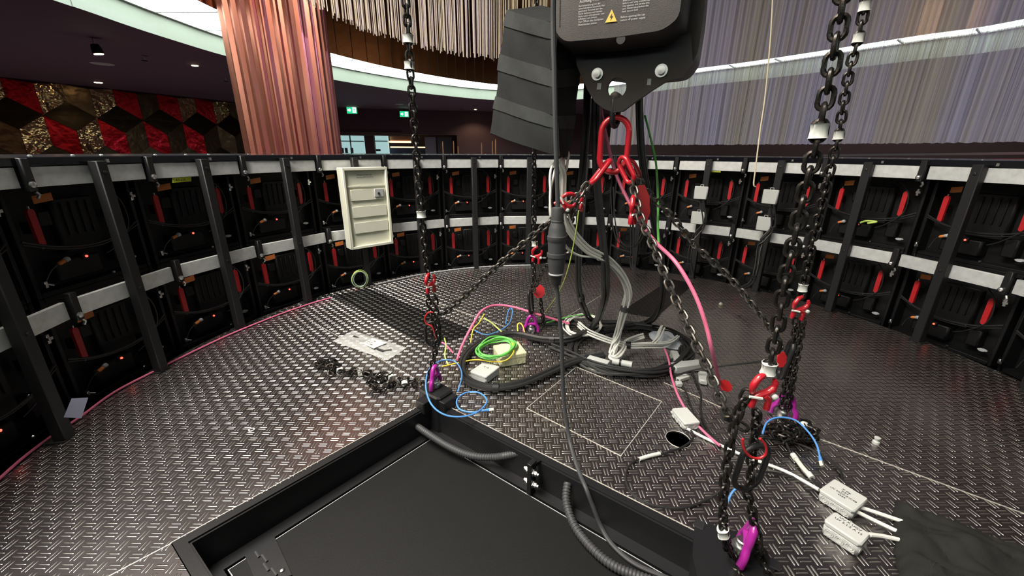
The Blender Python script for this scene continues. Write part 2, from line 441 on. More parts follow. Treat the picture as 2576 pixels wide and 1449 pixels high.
for row in range(-1, 5):
    for col in range(-1, int(LW/(2*hw))+2):
        x0 = col*2*hw+(hw if row % 2 else 0); zc_ = zt-0.434-row*S_*1.5
        top = [(x0-hw, zc_), (x0, zc_+S_*.5), (x0+hw, zc_), (x0, zc_-S_*.5)]
        lf = [(x0-hw, zc_), (x0, zc_-S_*.5), (x0, zc_-S_*1.5), (x0-hw, zc_-S_)]
        rt = [(x0, zc_-S_*.5), (x0+hw, zc_), (x0+hw, zc_-S_), (x0, zc_-S_*1.5)]
        for k_, (P, t_) in enumerate(((top, (0, -.10)), (lf, (.12, .03)), (rt, (-.12, .03)))):
            if max(p_[1] for p_ in P) < -0.6 or min(p_[0] for p_ in P) < 0.02 or max(p_[0] for p_ in P) > LW: continue
            P = [(x, min(z, ZC-0.01)) for x, z in P]
            if max(p_[1] for p_ in P)-min(p_[1] for p_ in P) < .05: continue
            key = ('ttop', 'tred' if rnd.random() < .8 else 'tdark', 'tgold' if rnd.random() < .5 else 'tdark')[k_]
            tpoly(key, P, t_)
for k_, nm, lb in (('tred', 'red_tile', 'red mirrored tiles'), ('tgold', 'gold_tile', 'hammered gold tiles'), ('tdark', 'dark_tile', 'dark bronze tiles'), ('ttop', 'cube_top_tile', 'near black tiles forming the cube tops')):
    o = obj(nm, tiles[k_], k_, panelroot, False, lb); o['kind'] = 'stuff'
# ---- back wall with a lit opening below the dark bulkhead
bt = Vector((wb1.x-wb0.x, wb1.y-wb0.y, 0)).normalized()
bp0 = wb0-bt*2.0; bp1 = wb1+bt*9
zopen = PL(1000, 338, wb0, Vector((bt.y, -bt.x, 0))).z
wall('wall_back', bp0, bp1, zopen, ZC, 'plumwall')
bn = Vector((-bt.y, bt.x, 0))
def BW(px, py, d=0.0): return PL(px, py, wb0+bn*d, bn)
def slab(mb, x0, x1, y0, y1, d, th):
    a = BW(x0, y0, d); b_ = BW(x1, y0, d); c_ = BW(x1, y1, d); e_ = BW(x0, y1, d)
    zt_, zb_ = (a.z+b_.z)/2, (c_.z+e_.z)/2
    q = [Vector((a.x, a.y, zb_)), Vector((b_.x, b_.y, zb_)), Vector((b_.x, b_.y, zt_)), Vector((a.x, a.y, zt_))]
    return mb.prism(q, [v+bn*th for v in q])
# solid wall right of the opening
q0, q1 = BW(1150, 360), bp1
wall('wall_far', q0, q1, -2.6, zopen, 'plumwall')
wall('wall_shop', bp0+bn*2.2, bp1+bn*2.2, -2.6, zopen+.3, mat('shop_back_wall', (0.05, 0.03, 0.03, 1), 0.8))
struct('trim_4', slab(MB(), 700, 1010, 331, 340, -0.03, 0.06), mat('warm_lintel', (0.10, 0.06, 0.05, 1), 0.5))
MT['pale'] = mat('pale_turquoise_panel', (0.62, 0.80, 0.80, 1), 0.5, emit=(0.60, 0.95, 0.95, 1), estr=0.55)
MT['copperlit'] = mat('copper_foil', (0.85, 0.42, 0.22, 1), 0.3, 0.8, bump=1.0, bscale=30)
def bgthing(name, label, cat, x0, x1, y0, y1, d): return thing(name, label, cat, tuple(BW((x0+x1)/2, y1, d)), world=True)
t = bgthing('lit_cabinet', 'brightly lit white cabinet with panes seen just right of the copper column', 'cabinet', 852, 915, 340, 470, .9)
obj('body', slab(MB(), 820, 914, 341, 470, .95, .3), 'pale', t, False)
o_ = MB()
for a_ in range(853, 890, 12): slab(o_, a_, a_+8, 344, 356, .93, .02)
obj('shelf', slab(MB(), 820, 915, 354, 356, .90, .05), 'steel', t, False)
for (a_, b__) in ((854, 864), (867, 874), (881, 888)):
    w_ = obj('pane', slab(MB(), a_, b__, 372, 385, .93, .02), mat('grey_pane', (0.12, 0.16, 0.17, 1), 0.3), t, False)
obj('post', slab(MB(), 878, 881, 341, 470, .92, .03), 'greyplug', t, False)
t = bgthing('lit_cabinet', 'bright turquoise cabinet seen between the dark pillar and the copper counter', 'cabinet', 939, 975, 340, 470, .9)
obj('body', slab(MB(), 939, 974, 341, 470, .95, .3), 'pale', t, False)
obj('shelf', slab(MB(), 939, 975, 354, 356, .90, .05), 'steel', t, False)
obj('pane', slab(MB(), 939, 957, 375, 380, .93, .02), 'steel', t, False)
t = bgthing('copper_counter', 'glowing copper counter with two lit shelves in the far opening', 'counter', 977, 1065, 340, 470, 1.2)
MT['warmlight'] = emis('warm_shelf_light', (1, 0.62, 0.36, 1), 2.2)
obj('canopy', slab(MB(), 980, 1033, 343, 354, 1.3, .3), 'copperlit', t, False)
obj('shelf_light', slab(MB(), 979, 1033, 355, 359, 1.28, .3), 'warmlight', t, False)
obj('shelf_light', slab(MB(), 982, 1072, 369, 372, 1.28, .3), 'warmlight', t, False)
obj('body', slab(MB(), 979, 1072, 372, 470, 1.3, .4), mat('navy_counter', (0.02, 0.03, 0.06, 1), 0.35), t, False)
t = obj('pleated_panel', slab(MB(), 1068, 1096, 345, 470, .6, .08), mat('lilac_grey_panel', (0.28, 0.28, 0.33, 1), 0.6)); tagp(t, 'pale lilac grey pleated panel in the far opening behind the left front chain', 'panel')
t = obj('folding_screen', slab(MB(), 1100, 1136, 345, 470, .5, .08), mat('dim_grey_panel', (0.09, 0.08, 0.09, 1), 0.7)); tagp(t, 'dim grey screen at the right end of the far opening', 'screen')
t = obj('dark_pillar', slab(MB(), 915, 939, 338, 470, .4, .25), 'plumwall'); tagp(t, 'dark pillar between the two bright cabinets', 'pillar')
# slim brass rods standing beyond the rim
for i, (px, y0) in enumerate(((1115, 361), (1142, 360), (1153, 373), (1212, 364), (1239, 360), (1247, 356))):
    p = A(px, 388, 6.2-0.1*i); q = A(px, y0, 6.2-0.1*i)
    o = obj('brass_rod', MB().lathe([(.012, 0), (.014, .02), (.010, .04), (.009, 2.6+q.z), (.004, 2.63+q.z)], (p.x, p.y, -2.6), (0, 0, 1), 8), mat('brass', (0.45, 0.25, 0.13, 1), 0.4, 0.8) if i == 0 else bpy.data.materials['brass'])
    tagp(o, '%s slim brass rod from the left, sticking up behind the far rim' % ORD[i], 'rod', 'brass rods beyond the rim')
# dark parapet and red bench on the right, seen below the string curtain
pr0, pr1 = A(1500, 390, 7.5), A(2700, 385, 4.6)
wall('wall_right', pr0+Vector((0, .0, 0)), pr1+(pr1-pr0)*0.6, -2.6, 1.15, mat('maroon_wall', (0.045, 0.016, 0.020, 1), 0.6))
pq0, pq1 = A(2020, 394, 4.7), A(2640, 388, 3.6)
t_ = (pq1-pq0).normalized(); n_ = Vector((-t_.y, t_.x, 0))
obj_ = struct('trim_5', MB().prism([pq0, pq1, pq1+Vector((0, 0, .02)), pq0+Vector((0, 0, .02))], [pq0+n_*.03, pq1+n_*.03, pq1+n_*.03+Vector((0, 0, .02)), pq0+n_*.03+Vector((0, 0, .02))]), mat('grey_handrail', (0.25, 0.23, 0.25, 1), 0.4))
b0, b1 = A(2350, 404, 4.0), A(2760, 404, 3.3)
mbx = MB(); nn_ = Vector((.5, .86, 0))
mbx.prism([Vector((b0.x, b0.y, -2.55)), Vector((b1.x, b1.y, -2.55)), b1+Vector((0, 0, .012)), b0+Vector((0, 0, .012))], [v+nn_*.25 for v in (Vector((b0.x, b0.y, -2.55)), Vector((b1.x, b1.y, -2.55)), b1+Vector((0, 0, .012)), b0+Vector((0, 0, .012)))])
o = obj('red_partition', mbx, mat('red_velvet', (0.55, 0.01, 0.015, 1), 0.6), None, False); tagp(o, 'bright red upholstered top showing above the rim at the right edge', 'partition')
# ---- pleated copper column
colY = 4.15
cl, crr = A(576, 200, colY), A(824, 200, colY)
ccx, ccy, crad = (cl.x+crr.x)/2, colY+0.1, (crr.x-cl.x)/2*0.985
rnd = random.Random(5); prof = []; a_ = 0.0
while a_ < 2*PI-0.05:
    w_ = rnd.choice((0.16, 0.24, 0.32, 0.20)); prof.append((a_, 1.0)); prof.append((a_+w_*.25, 0.93)); prof.append((a_+w_*.6, 0.945)); a_ += w_
    prof.append((a_-w_*.15, 1.0))
prof = [p for p in prof if p[0] < 2*PI]
def copper():
    b = NT('copper_sheet'); tc = b.n('ShaderNodeTexCoord')
    mp = b.n('ShaderNodeMapping', i_Vector=tc.outputs['Object']); mp.inputs['Scale'].default_value = (6, 6, 1.2)
    nz = b.n('ShaderNodeTexNoise', i_Scale=2.0, i_Detail=6.0, i_Vector=mp.outputs[0])
    cr = b.n('ShaderNodeMix', data_type='RGBA', i_0=nz.outputs[0]); cr.inputs[6].default_value = (0.22, 0.060, 0.045, 1); cr.inputs[7].default_value = (0.40, 0.18, 0.12, 1)
    p = b.n('ShaderNodeBsdfPrincipled', i_Metallic=0.85, i_Roughness=0.36); b.L(cr.outputs[2], p.inputs['Base Color'])
    bp = b.n('ShaderNodeBump', i_Strength=0.1, i_Distance=0.02, i_Height=nz.outputs[0]); b.L(bp.outputs[0], p.inputs['Normal'])
    b.L(p.outputs[0], b.out.inputs[0]); return b.m
MT['copper'] = copper()
loopc = lambda z: [Vector((ccx+crad*f*math.cos(a), ccy+crad*f*math.sin(a)*0.8, z)) for a, f in prof]
o = obj('column', MB().loft([loopc(-2.55), loopc(0.6), loopc(ZC), loopc(3.9)]), 'copper', None, False); tagp(o, 'tall pleated copper column rising behind the left side of the rim', 'column')
# ---- string curtain: one ring of hanging cords, long on the right, short on the left
RCU = 3.02
def cu(px):                        # azimuth on the curtain ring for a column of the photograph (at the horizon)
    d = ray(px, HZ); d = Vector((d.x, d.y)).normalized(); o = Vector((-CX, -CY)); bq = o.dot(d); t = -bq+math.sqrt(bq*bq-(o.dot(o)-RCU*RCU))
    p = d*t; return math.atan2(p.x-CX, p.y-CY)
def curtain_mat():
    b = NT('silver_string_curtain'); tc = b.n('ShaderNodeTexCoord'); s_ = b.n('ShaderNodeSeparateXYZ', i_0=tc.outputs['UV'])
    def band(sc, det, zs):
        cm = b.n('ShaderNodeCombineXYZ', i_0=b.mth('MULTIPLY', s_.outputs[0], sc), i_1=b.mth('MULTIPLY', s_.outputs[1], zs))
        return b.n('ShaderNodeTexNoise', i_Scale=1.0, i_Detail=det, i_Vector=cm.outputs[0]).outputs[0]
    broad, mid, fine = band(3.5, 2.0, .15), band(22.0, 3.0, .3), band(240.0, 3.0, .5)
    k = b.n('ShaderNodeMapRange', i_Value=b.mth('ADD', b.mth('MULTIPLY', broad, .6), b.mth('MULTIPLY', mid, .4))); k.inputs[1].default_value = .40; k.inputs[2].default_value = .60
    cr = b.n('ShaderNodeMix', data_type='RGBA', i_0=k.outputs[0]); cr.inputs[6].default_value = (0.46, 0.42, 0.40, 1); cr.inputs[7].default_value = (0.46, 0.44, 0.62, 1)  # beige to lilac bands; the lilac is light put into the cord colour
    fi = b.n('ShaderNodeMix', data_type='RGBA', blend_type='MULTIPLY', i_0=0.22); b.L(cr.outputs[2], fi.inputs[6])
    cf = b.n('ShaderNodeCombineColor', i_0=b.mth('ADD', fine, .35), i_1=b.mth('ADD', fine, .35), i_2=b.mth('ADD', fine, .35)); b.L(cf.outputs[0], fi.inputs[7])
    df = b.n('ShaderNodeBsdfPrincipled', i_Roughness=0.5, i_Metallic=0.0); b.L(fi.outputs[2], df.inputs['Base Color'])
    tl = b.n('ShaderNodeBsdfTranslucent'); b.L(fi.outputs[2], tl.inputs[0])
    mx = b.n('ShaderNodeMixShader', i_0=0.35); b.L(df.outputs[0], mx.inputs[1]); b.L(tl.outputs[0], mx.inputs[2])
    tr = b.n('ShaderNodeBsdfTransparent')
    al = b.n('ShaderNodeMapRange', i_Value=fine); al.inputs[1].default_value = .40; al.inputs[2].default_value = .72; al.inputs[3].default_value = .92; al.inputs[4].default_value = .38
    m2 = b.n('ShaderNodeMixShader', i_0=al.outputs[0]); b.L(tr.outputs[0], m2.inputs[1]); b.L(mx.outputs[0], m2.inputs[2])
    b.L(m2.outputs[0], b.out.inputs[0]); return b.m
a0, a1 = cu(1532), cu(2900)
me = bpy.data.meshes.new('string_curtain'); nA = 260; vs = []; fs = []; uv = []
rnd = random.Random(2)
for i in range(nA+1):
    a = a0+(a1-a0)*i/nA; r_ = RCU+0.012*math.sin(i*1.3)+rnd.uniform(-.008, .008)
    zb = 0.975+rnd.uniform(-.004, .004)
    for z in (zb, 1.3, 1.8, 2.6, 3.6): vs.append((CX+r_*math.sin(a), CY+r_*math.cos(a), z)); uv.append((a*RCU, z))
for i in range(nA):
    for j in range(4): fs.append((i*5+j, i*5+5+j, i*5+6+j, i*5+1+j))
me.from_pydata(vs, [], fs); ul = me.uv_layers.new(name='UVMap')
for lp in me.loops: ul.data[lp.index].uv = uv[lp.vertex_index]
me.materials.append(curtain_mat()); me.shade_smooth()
o = bpy.data.objects.new('string_curtain', me); COL.objects.link(o); tagp(o, 'long shimmering silver string curtain with painted lilac light, hanging behind the rim on the right', 'curtain', kind='stuff')
# short cream cords on the left part of the ring
MT['cord'] = mat('cream_cord', (0.74, 0.63, 0.44, 1), 0.8, var=0.2)
def cord_bottom(px):
    T = [(800, -60), (830, 5), (880, 40), (930, 68), (1000, 92), (1060, 115), (1140, 130), (1210, 143), (1300, 152), (1400, 160), (1520, 175)]
    for (x0, y0), (x1, y1) in zip(T, T[1:]):
        if x0 <= px <= x1: return y0+(y1-y0)*(px-x0)/(x1-x0)
    return 160
fr = MB(); rnd = random.Random(9); px = 812.0
while px < 1520:
    gap = rnd.random()
    nst = rnd.randint(7, 18)
    for k_ in range(nst):
        px += rnd.uniform(1.5, 2.5)
        a = cu(px); r_ = RCU+rnd.uniform(-.05, .05); x, y = CX+r_*math.sin(a), CY+r_*math.cos(a)
        zb = A(px, cord_bottom(px)+rnd.uniform(-9, 9), y).z
        w0, w1 = rnd.uniform(-.01, .01), rnd.uniform(-.01, .01)
        fr.tube([(x, y, 3.6), (x+w0*.5, y, (3.6+zb)/2), (x+w0, y+w1*.3, zb)], 0.0038, 4)
    px += rnd.choice((1.5, 3, 5, 9))
o = obj('string_fringe', fr, 'cord'); tagp(o, 'cream cord fringe with stepped lower edge hanging at the top, left of the hoist', 'fringe', kind='stuff')
struct('trim_6', MB().grid([[Vector((CX+r_*math.sin(2*PI*i/90), CY+r_*math.cos(2*PI*i/90), z)) for i in range(90)] for r_, z in ((RCU-.06, 3.58), (RCU-.06, 3.64), (RCU+.06, 3.64), (RCU+.06, 3.58), (RCU-.06, 3.58))], True), 'steel')
# ---- ceiling fittings
MT['warmlamp'] = emis('warm_downlight', (1, 0.72, 0.40, 1), 30.0)
def downlight(px, py, label, r_=0.055, lit=True):
    p = G(px, py, ZC); t = thing('downlight', label, 'ceiling light', tuple(p), group='ceiling downlights')
    obj('bezel', MB().lathe([(r_*1.35, -.004), (r_*1.35, 0), (r_, 0), (r_, -.006)], (0, 0, 0), (0, 0, 1), 20), 'zinc' if lit else 'white', t)
    obj('lens', MB().lathe([(r_*.98, -.008), (r_*.98, -.003)], (0, 0, 0), (0, 0, 1), 18), 'warmlamp' if lit else 'white', t)
    return p
dl = downlight(247, 207, 'lit downlight close to the mosaic wall, glowing on the dark ceiling', .05)
downlight(490, 164, 'small lit downlight in the dark ceiling left of the copper column', .035)
downlight(257, 160, 'round white unlit disc in the dark ceiling, above the lit downlight by the mosaic', .085, False)
downlight(1004, 262, 'round pale disc in the dark ceiling between the two exit signs', .07, False)
downlight(1196, 275, 'small warm downlight in the dark ceiling left of the black chain bag', .03)
p = G(233, 96, ZC); q = Vector((p.x, p.y, ZC-.0))
t = thing('spotlight', 'small ceiling spotlight with glowing head, highest of the lamps at upper left', 'spotlight', tuple(p), world=True)
obj('stem', MB().tube([p, p-Vector((0, 0, .05))], .010, 8), 'zinc', t)
obj('head', MB().lathe([(.03, 0), (.04, .03), (.045, .075), (.040, .08)], p-Vector((0, 0, .05)), (.1, .1, -1), 14), 'steel', t)
obj('lamp', MB().lathe([(.036, 0), (.036, .004)], p-Vector((-.008, -.008, .131)), (.1, .1, -1), 14), 'warmlamp', t)
for (px, py), lb in (((361, 140), 'small dark sprinkler head on the ceiling between spotlight and downlights'), ((567, 195), 'small dark sprinkler head on the ceiling against the left edge of the copper column'), ((1160, 268), 'small dark sprinkler head on the ceiling beside the far warm downlight')):
    p = G(px, py, ZC)
    t = thing('sprinkler', lb, 'sprinkler', tuple(p), group='ceiling sprinklers')
    obj('pipe', MB().tube([(0, 0, .01), (0, 0, -.04)], .012, 8), 'zinc', t); obj('deflector', MB().lathe([(.008, 0), (.03, -.004), (.03, -.008), (.01, -.012)], (0, 0, -.045), (0, 0, 1), 12), 'steel', t)
# exit signs
MT['exitg'] = emis('green_exit_panel', (0.03, 0.75, 0.32, 1), 1.0); MT['exitw'] = emis('white_exit_symbol', (0.85, 1, 0.92, 1), 3.0)
for (px, py, w_, h_), lb in (((885, 277, 25, 17), 'green lit exit sign nearer the copper column'), ((1017, 287, 22, 14), 'green lit exit sign beside the left front chain')):
    o_ = BW(px, py, -.25); ex = bt; mm = (BW(px+w_/2, py, -.25)-BW(px-w_/2, py, -.25)).length; hh = (BW(px, py-h_/2, -.25)-BW(px, py+h_/2, -.25)).length
    t = thing('exit_sign', lb, 'sign', tuple(o_), rotz=math.atan2(bt.y, bt.x), group='exit signs')
    obj('housing', MB().box((0, .03, 0), (mm*1.06, .05, hh*1.08)), 'white', t, False)
    obj('hanger', MB().box((0, .03, (ZC-o_.z)/2+hh*.27), (.02, .02, ZC-o_.z-hh*.54)), 'steel', t, False)
    pn = obj('panel', MB().box((0, .002, 0), (mm, .006, hh)), 'exitg', t, False)
    sy = MB(); u = hh
    sy.add([(-.42*mm+x*u, -.003, z*u) for x, z in ((.02, .12), (.30, .12), (.30, .28), (.52, 0), (.30, -.28), (.30, -.12), (.02, -.12))], [tuple(range(7))])
    sy.add([(.20*mm+x*u, -.003, z*u) for x, z in ((-.20, -.38), (.32, -.38), (.32, .40), (-.20, .40))], [(0, 1, 2, 3)])
    ob2 = obj('arrow_symbol', sy, 'exitw', t, False)
    man = MB(); c0 = .20*mm+.05*u
    man.add([(c0+.10*u*math.cos(a)*.8, -.005, .27*u+.08*u*math.sin(a)) for a in [k_*PI/5 for k_ in range(10)]], [tuple(range(10))])
    man.add([(c0+x*u, -.005, z*u) for x, z in ((-.10, .16), (.08, .18), (.20, .02), (.14, 0), (.06, .08), (.04, -.08), (.16, -.30), (.08, -.33), (-.04, -.12), (-.14, -.30), (-.20, -.26), (-.08, -.04), (-.06, .08), (-.16, .0), (-.20, .04))], [tuple(range(15))])
    obj('running_figure', man, 'exitg', t, False)
_n = inward(42); _q = [PL(x, y, RB[7], _n) for x, y in ((959, 214), (974, 216), (974, 195), (959, 193))]
o = obj('cable_box', MB().prism(_q, [v+_n*.03 for v in _q]), 'greyplug', None, False)
obj('indicator_window', MB().prism([PL(x, y, RB[7]+_n*.029, _n) for x, y in ((964, 211), (972, 212), (972, 205), (964, 204))], [PL(x, y, RB[7]+_n*.034, _n) for x, y in ((964, 211), (972, 212), (972, 205), (964, 204))]), 'redplastic', o, False); tagp(o, 'small grey switch box with red window on the white cove fascia', 'switch box')
# ================================================================ THE DECK
PA, PB_, PC = G(430, 1368), G(1088, 1003), G(1856, 1391)
ub = (PA-PB_).normalized(); vb = (PC-PB_).normalized()
# square the pit corner a little
PD = PA+(PC-PB_)
deck = [Vector((CX+1.845*math.sin(2*PI*i/78), CY+1.845*math.cos(2*PI*i/78), 0)) for i in range(78)]
hc = G(1706, 1105); hr = 0.042
hole = [hc+Vector((math.cos(2*PI*i/24)*hr*.92, math.sin(2*PI*i/24)*hr, 0)) for i in range(24)]
pit = [PA, PB_, PC, PD]
pit = [Vector((p.x, p.y, 0)) for p in pit]
# keep the pit inside the deck
def inside(p, r=1.80):
    d = Vector((p.x-CX, p.y-CY)); 
    if d.length > r: d = d*(r/d.length)
    return Vector((CX+d.x, CY+d.y, 0))
pit[3] = inside(pit[3]); 
T = geometry.tessellate_polygon([deck, pit, hole]); allp = deck+pit+hole; nP = len(allp)
fl = MB(); fl.add(allp+[p-Vector((0, 0, .006)) for p in allp], [tuple(t) for t in T]+[tuple(i+nP for i in t[::-1]) for t in T])
off = 0
for ring_ in (deck, pit, hole):
    n_ = len(ring_)
    for i in range(n_):
        a, b_ = off+i, off+(i+1) % n_; fl.f.append((a, b_, b_+nP, a+nP))
    off += n_
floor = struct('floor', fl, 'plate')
# plate joints and cut lines
MT['seam'] = mat('bright_cut_edge', (0.75, 0.72, 0.66, 1), 0.45, 0.6)
def seam(pts, w_=.0028, name='plate_seam', m='seam'):
    mb = MB()
    for (a, b_) in zip(pts, pts[1:]):
        a, b_ = G(*a), G(*b_); t = (b_-a).normalized(); n_ = Vector((-t.y, t.x, 0))*w_/2
        mb.prism([a+n_+Vector((0, 0, -.002)), b_+n_+Vector((0, 0, -.002)), b_-n_+Vector((0, 0, -.002)), a-n_+Vector((0, 0, -.002))], [a+n_+Vector((0, 0, .0012)), b_+n_+Vector((0, 0, .0012)), b_-n_+Vector((0, 0, .0012)), a-n_+Vector((0, 0, .0012))])
    o = obj(name, mb, m, floor, False); o['kind'] = 'structure'; return o
seam([(977, 716), (1071, 751), (1141, 777), (1272, 822)], .004)
seam([(790, 812), (854, 848), (947, 897), (1046, 954)], .002)
seam([(1450, 923), (1325, 1027), (1562, 1147), (1665, 1010), (1450, 923)], .0026)
seam([(2062, 1104), (2576, 1292)], .0032)
seam([(1670, 962), (1760, 1000), (1835, 1034)], .0026)
seam([(1525, 735), (1418, 802)], .003)
seam([(430, 1368), (255, 1460)], .003)
seam([(428, 1367), (1088, 1002), (1752, 1337)], .0022)
hr_ = obj('hole_edge', MB().tube([p+Vector((0, 0, .0003)) for p in hole], .0011, 6, closed=True), 'seam', floor); hr_['kind'] = 'structure'
# black covered ducts running from the hub out to the drum
def strip(name, label, pxs, th=.003):
    q = [G(*p) for p in pxs]; o = obj(name, MB().prism([v+Vector((0, 0, .0004)) for v in q], [v+Vector((0, 0, th)) for v in q]), 'plate_black', None, False)
    tagp(o, label, 'duct cover'); return o
strip('duct_cover', 'black checker plate duct cover leading from the left drum wall to the cable pile', [(836, 744), (928, 727), (1200, 836), (1080, 872)])
strip('duct_cover', 'black checker plate duct cover running from the cable pile to the far right drum wall', [(1688, 703), (1745, 714), (1650, 800), (1560, 786)])
# ---- the sunk pit
PITZ = -0.105
pcx = (pit[0]+pit[2])/2
def inset(poly, d):
    n_ = len(poly); out = []
    for i in range(n_):
        p0, p1, p2 = poly[i-1], poly[i], poly[(i+1) % n_]
        e1 = (p1-p0).normalized(); e2 = (p2-p1).normalized()
        n1 = Vector((e1.y, -e1.x, 0)); n2 = Vector((e2.y, -e2.x, 0))
        if (pcx-p1).dot(n1) < 0: n1 = -n1
        if (pcx-p1).dot(n2) < 0: n2 = -n2
        bis = (n1+n2); bis = bis/(bis.dot(n1)); out.append(p1+bis*d)
    return out
def z_(poly, z): return [Vector((p.x, p.y, z)) for p in poly]
def frame_solid(mb, o0, i0, z0, z1):
    rings = [z_(o0, z0), z_(o0, z1), z_(i0, z1), z_(i0, z0), z_(o0, z0)]
    n_ = len(o0); vs = [v for r_ in rings for v in r_]; fs = []
    for k in range(4):
        for j in range(n_): fs.append((k*n_+j, k*n_+(j+1) % n_, (k+1)*n_+(j+1) % n_, (k+1)*n_+j))
    return mb.add(vs, fs)
t = thing('hatch_frame', 'black steel frame lining the square pit in the deck at bottom centre', 'frame', (pcx.x, pcx.y, PITZ), world=True)
i1 = inset(pit, .002); i2 = inset(pit, .026); i3 = inset(pit, .031); i4 = inset(pit, .066); i5 = inset(pit, .073)
obj('rim_flange', frame_solid(MB(), i1, i2, -.010, .001), 'steel', t, False)
obj('side_wall', frame_solid(MB(), i2, i3, PITZ, -.004), 'steel', t, False)
obj('floor_flange', frame_solid(MB(), inset(pit, .022), i4, PITZ-.004, PITZ+.004), 'steel', t, False)
o = obj('pit_panel', MB().prism(z_(i5, PITZ-.008), z_(i5, PITZ+.001)), mat('matt_black_board', (0.006, 0.006, 0.006, 1), 0.6, spec=.25, bump=.1), None, False); tagp(o, 'large matt black panel closing the bottom of the square pit', 'panel')
o = obj('edge_strip', frame_solid(MB(), inset(i5, -.0005), inset(i5, .0015), PITZ-.002, PITZ+.0022), 'greyplug', o, False)
# hinge plate at lower left of the pit
hA, hB, hC_, hD = [G(x, y, PITZ+.001) for x, y in ((610, 1385), (690, 1350), (735, 1449), (650, 1480))]
t = thing('hinge_plate', 'black hinge plate screwed on the pit floor near the lower left corner', 'hinge', tuple((hA+hC_)/2), world=True)
obj('plate', MB().prism([hA, hB, hC_, hD], [v+Vector((0, 0, .004)) for v in (hA, hB, hC_, hD)]), 'steel', t, False)
for (a, b_) in (((643, 1388), (652, 1402)), ((660, 1396), (672, 1413)), ((664, 1418), (676, 1436)), ((684, 1430), (697, 1447))):
    p, q = G(a[0], a[1], PITZ+.006), G(b_[0], b_[1], PITZ+.006)
    obj('slot', MB().tube([p, q], .0035, 6), 'darkgrey', t)
obj('screw', MB().lathe([(.006, 0), (.006, .003), (.003, .005)], G(710, 1435, PITZ+.005), (0, 0, 1), 10), 'zinc', t)
# bolted bracket on the right wall of the pit
bk = G(1375, 1160, 0); e_in = Vector((-vb.y, vb.x, 0)); e_in = e_in if (pcx-bk).dot(e_in) > 0 else -e_in
t = thing('bolted_bracket', 'black steel bracket with four zinc bolts fixed to the right wall of the pit', 'bracket', tuple(bk-Vector((0, 0, .05))), world=True)
bx = G(1340, 1190, -.02); 
m3 = Matrix((vb, e_in, Vector((0, 0, 1)))).transposed()
pw = bk+e_in*.03
arm0 = G(1362, 1150, -.006)
cc = A(1337, 1200, arm0.y-.045)
obj('arm', MB().prism([arm0+vb*.012, arm0-vb*.012, cc-vb*.010+Vector((0, 0, .055)), cc+vb*.010+Vector((0, 0, .055))], [v-Vector((0, 0, .012)) for v in (arm0+vb*.012, arm0-vb*.012, cc-vb*.010+Vector((0, 0, .055)), cc+vb*.010+Vector((0, 0, .055)))]), 'steel', t, False)
obj('plate', MB().box(cc, (.016, .030, .115), m3, .002), 'steel', t, False)
for dz in (.022, -.022):
    for sgn in (1, -1):
        o = obj('bolt', MB().lathe([(.013, 0), (.013, .003), (.0085, .003), (.0085, .012), (.005, .013), (.005, .018)], cc+Vector((0, 0, dz))+vb*.008*sgn, vb*sgn, 6), 'zinc', t, False)
# ================================================================ THE DRUM: posts, rails, LED panel backs
def ordn(k): return ORD[k+6]
for k in range(-6, 9):
    t = thing('steel_post', '%s upright black steel post of the drum wall, counted from the left' % ordn(k), 'post', tuple(drum(k, 1.80)), -ang(k), 'posts of the drum wall')
    obj('tube', MB().box((0, 0, .43), (.040, .036, .86), None, .003), 'post', t)
    obj('foot_plate', MB().box((0, .012, .003), (.055, .06, .006), None, .002), 'post', t, False)
    obj('bolt', MB().lathe([(.007, 0), (.007, .003), (.004, .004)], (0, -.018, .82), (0, -1, 0), 6), 'steel', t, False)
    obj('bolt', MB().lathe([(.007, 0), (.007, .003), (.004, .004)], (0, -.018, .376), (0, -1, 0), 6), 'steel', t, False)
hl = 1.795*math.tan(STEP/2)
ral = MB().box((0, 0, 0), (2*hl-.034, .016, .062), None, .002)
rail0 = None
for z, rn in ((.815, 'upper'), (.374, 'middle')):
    for k in range(-7, 9):
        if k == -7 and rn == 'upper': continue
        lb = ('aluminium bar of the %s rail crossing behind the %s post from the left' % (rn, ordn(k))) if k >= -6 else 'aluminium bar of the %s rail at the extreme left edge, left of the first post' % rn
        if rail0 is None:
            rail0 = obj('aluminium_rail', ral, 'alu'); o = rail0
        else:
            o = rail0.copy(); COL.objects.link(o)
        o.location = drum(k, 1.828, z); o.rotation_euler = (0, 0, -ang(k)); tagp(o, lb, 'rail', 'aluminium rail bars')
br0 = None
for z, rn in ((.815, 'upper'), (.374, 'middle')):
    for k in range(-7, 8):
        if k == -7 and rn == 'upper': continue
        lb = ('black splice bracket of the %s rail between the %s and %s posts from the left' % (rn, ordn(k), ordn(k+1))) if k >= -6 else 'black splice bracket of the %s rail just left of the first post' % rn
        loc = drum(k+.5, 1.83, z); rz = -ang(k+.5)
        if br0 is None:
            br0 = thing('splice_bracket', lb, 'bracket', tuple(loc), rz, 'rail splice brackets')
            obj('strap', MB().box((0, -.004, .008), (.026, .024, .10), None, .003), 'steel', br0)
            obj('bolt', MB().lathe([(.010, 0), (.010, .006), (.006, .010), (.001, .011)], (-.004, -.016, -.022), (0, -1, 0), 10), 'zinc', br0)
            obj('hook', MB().tube([(.012, -.004, -.045), (.018, -.006, -.055), (.012, -.004, -.066)], .005, 6), 'zinc', br0)
        else: dup(br0, loc, rz, lb)
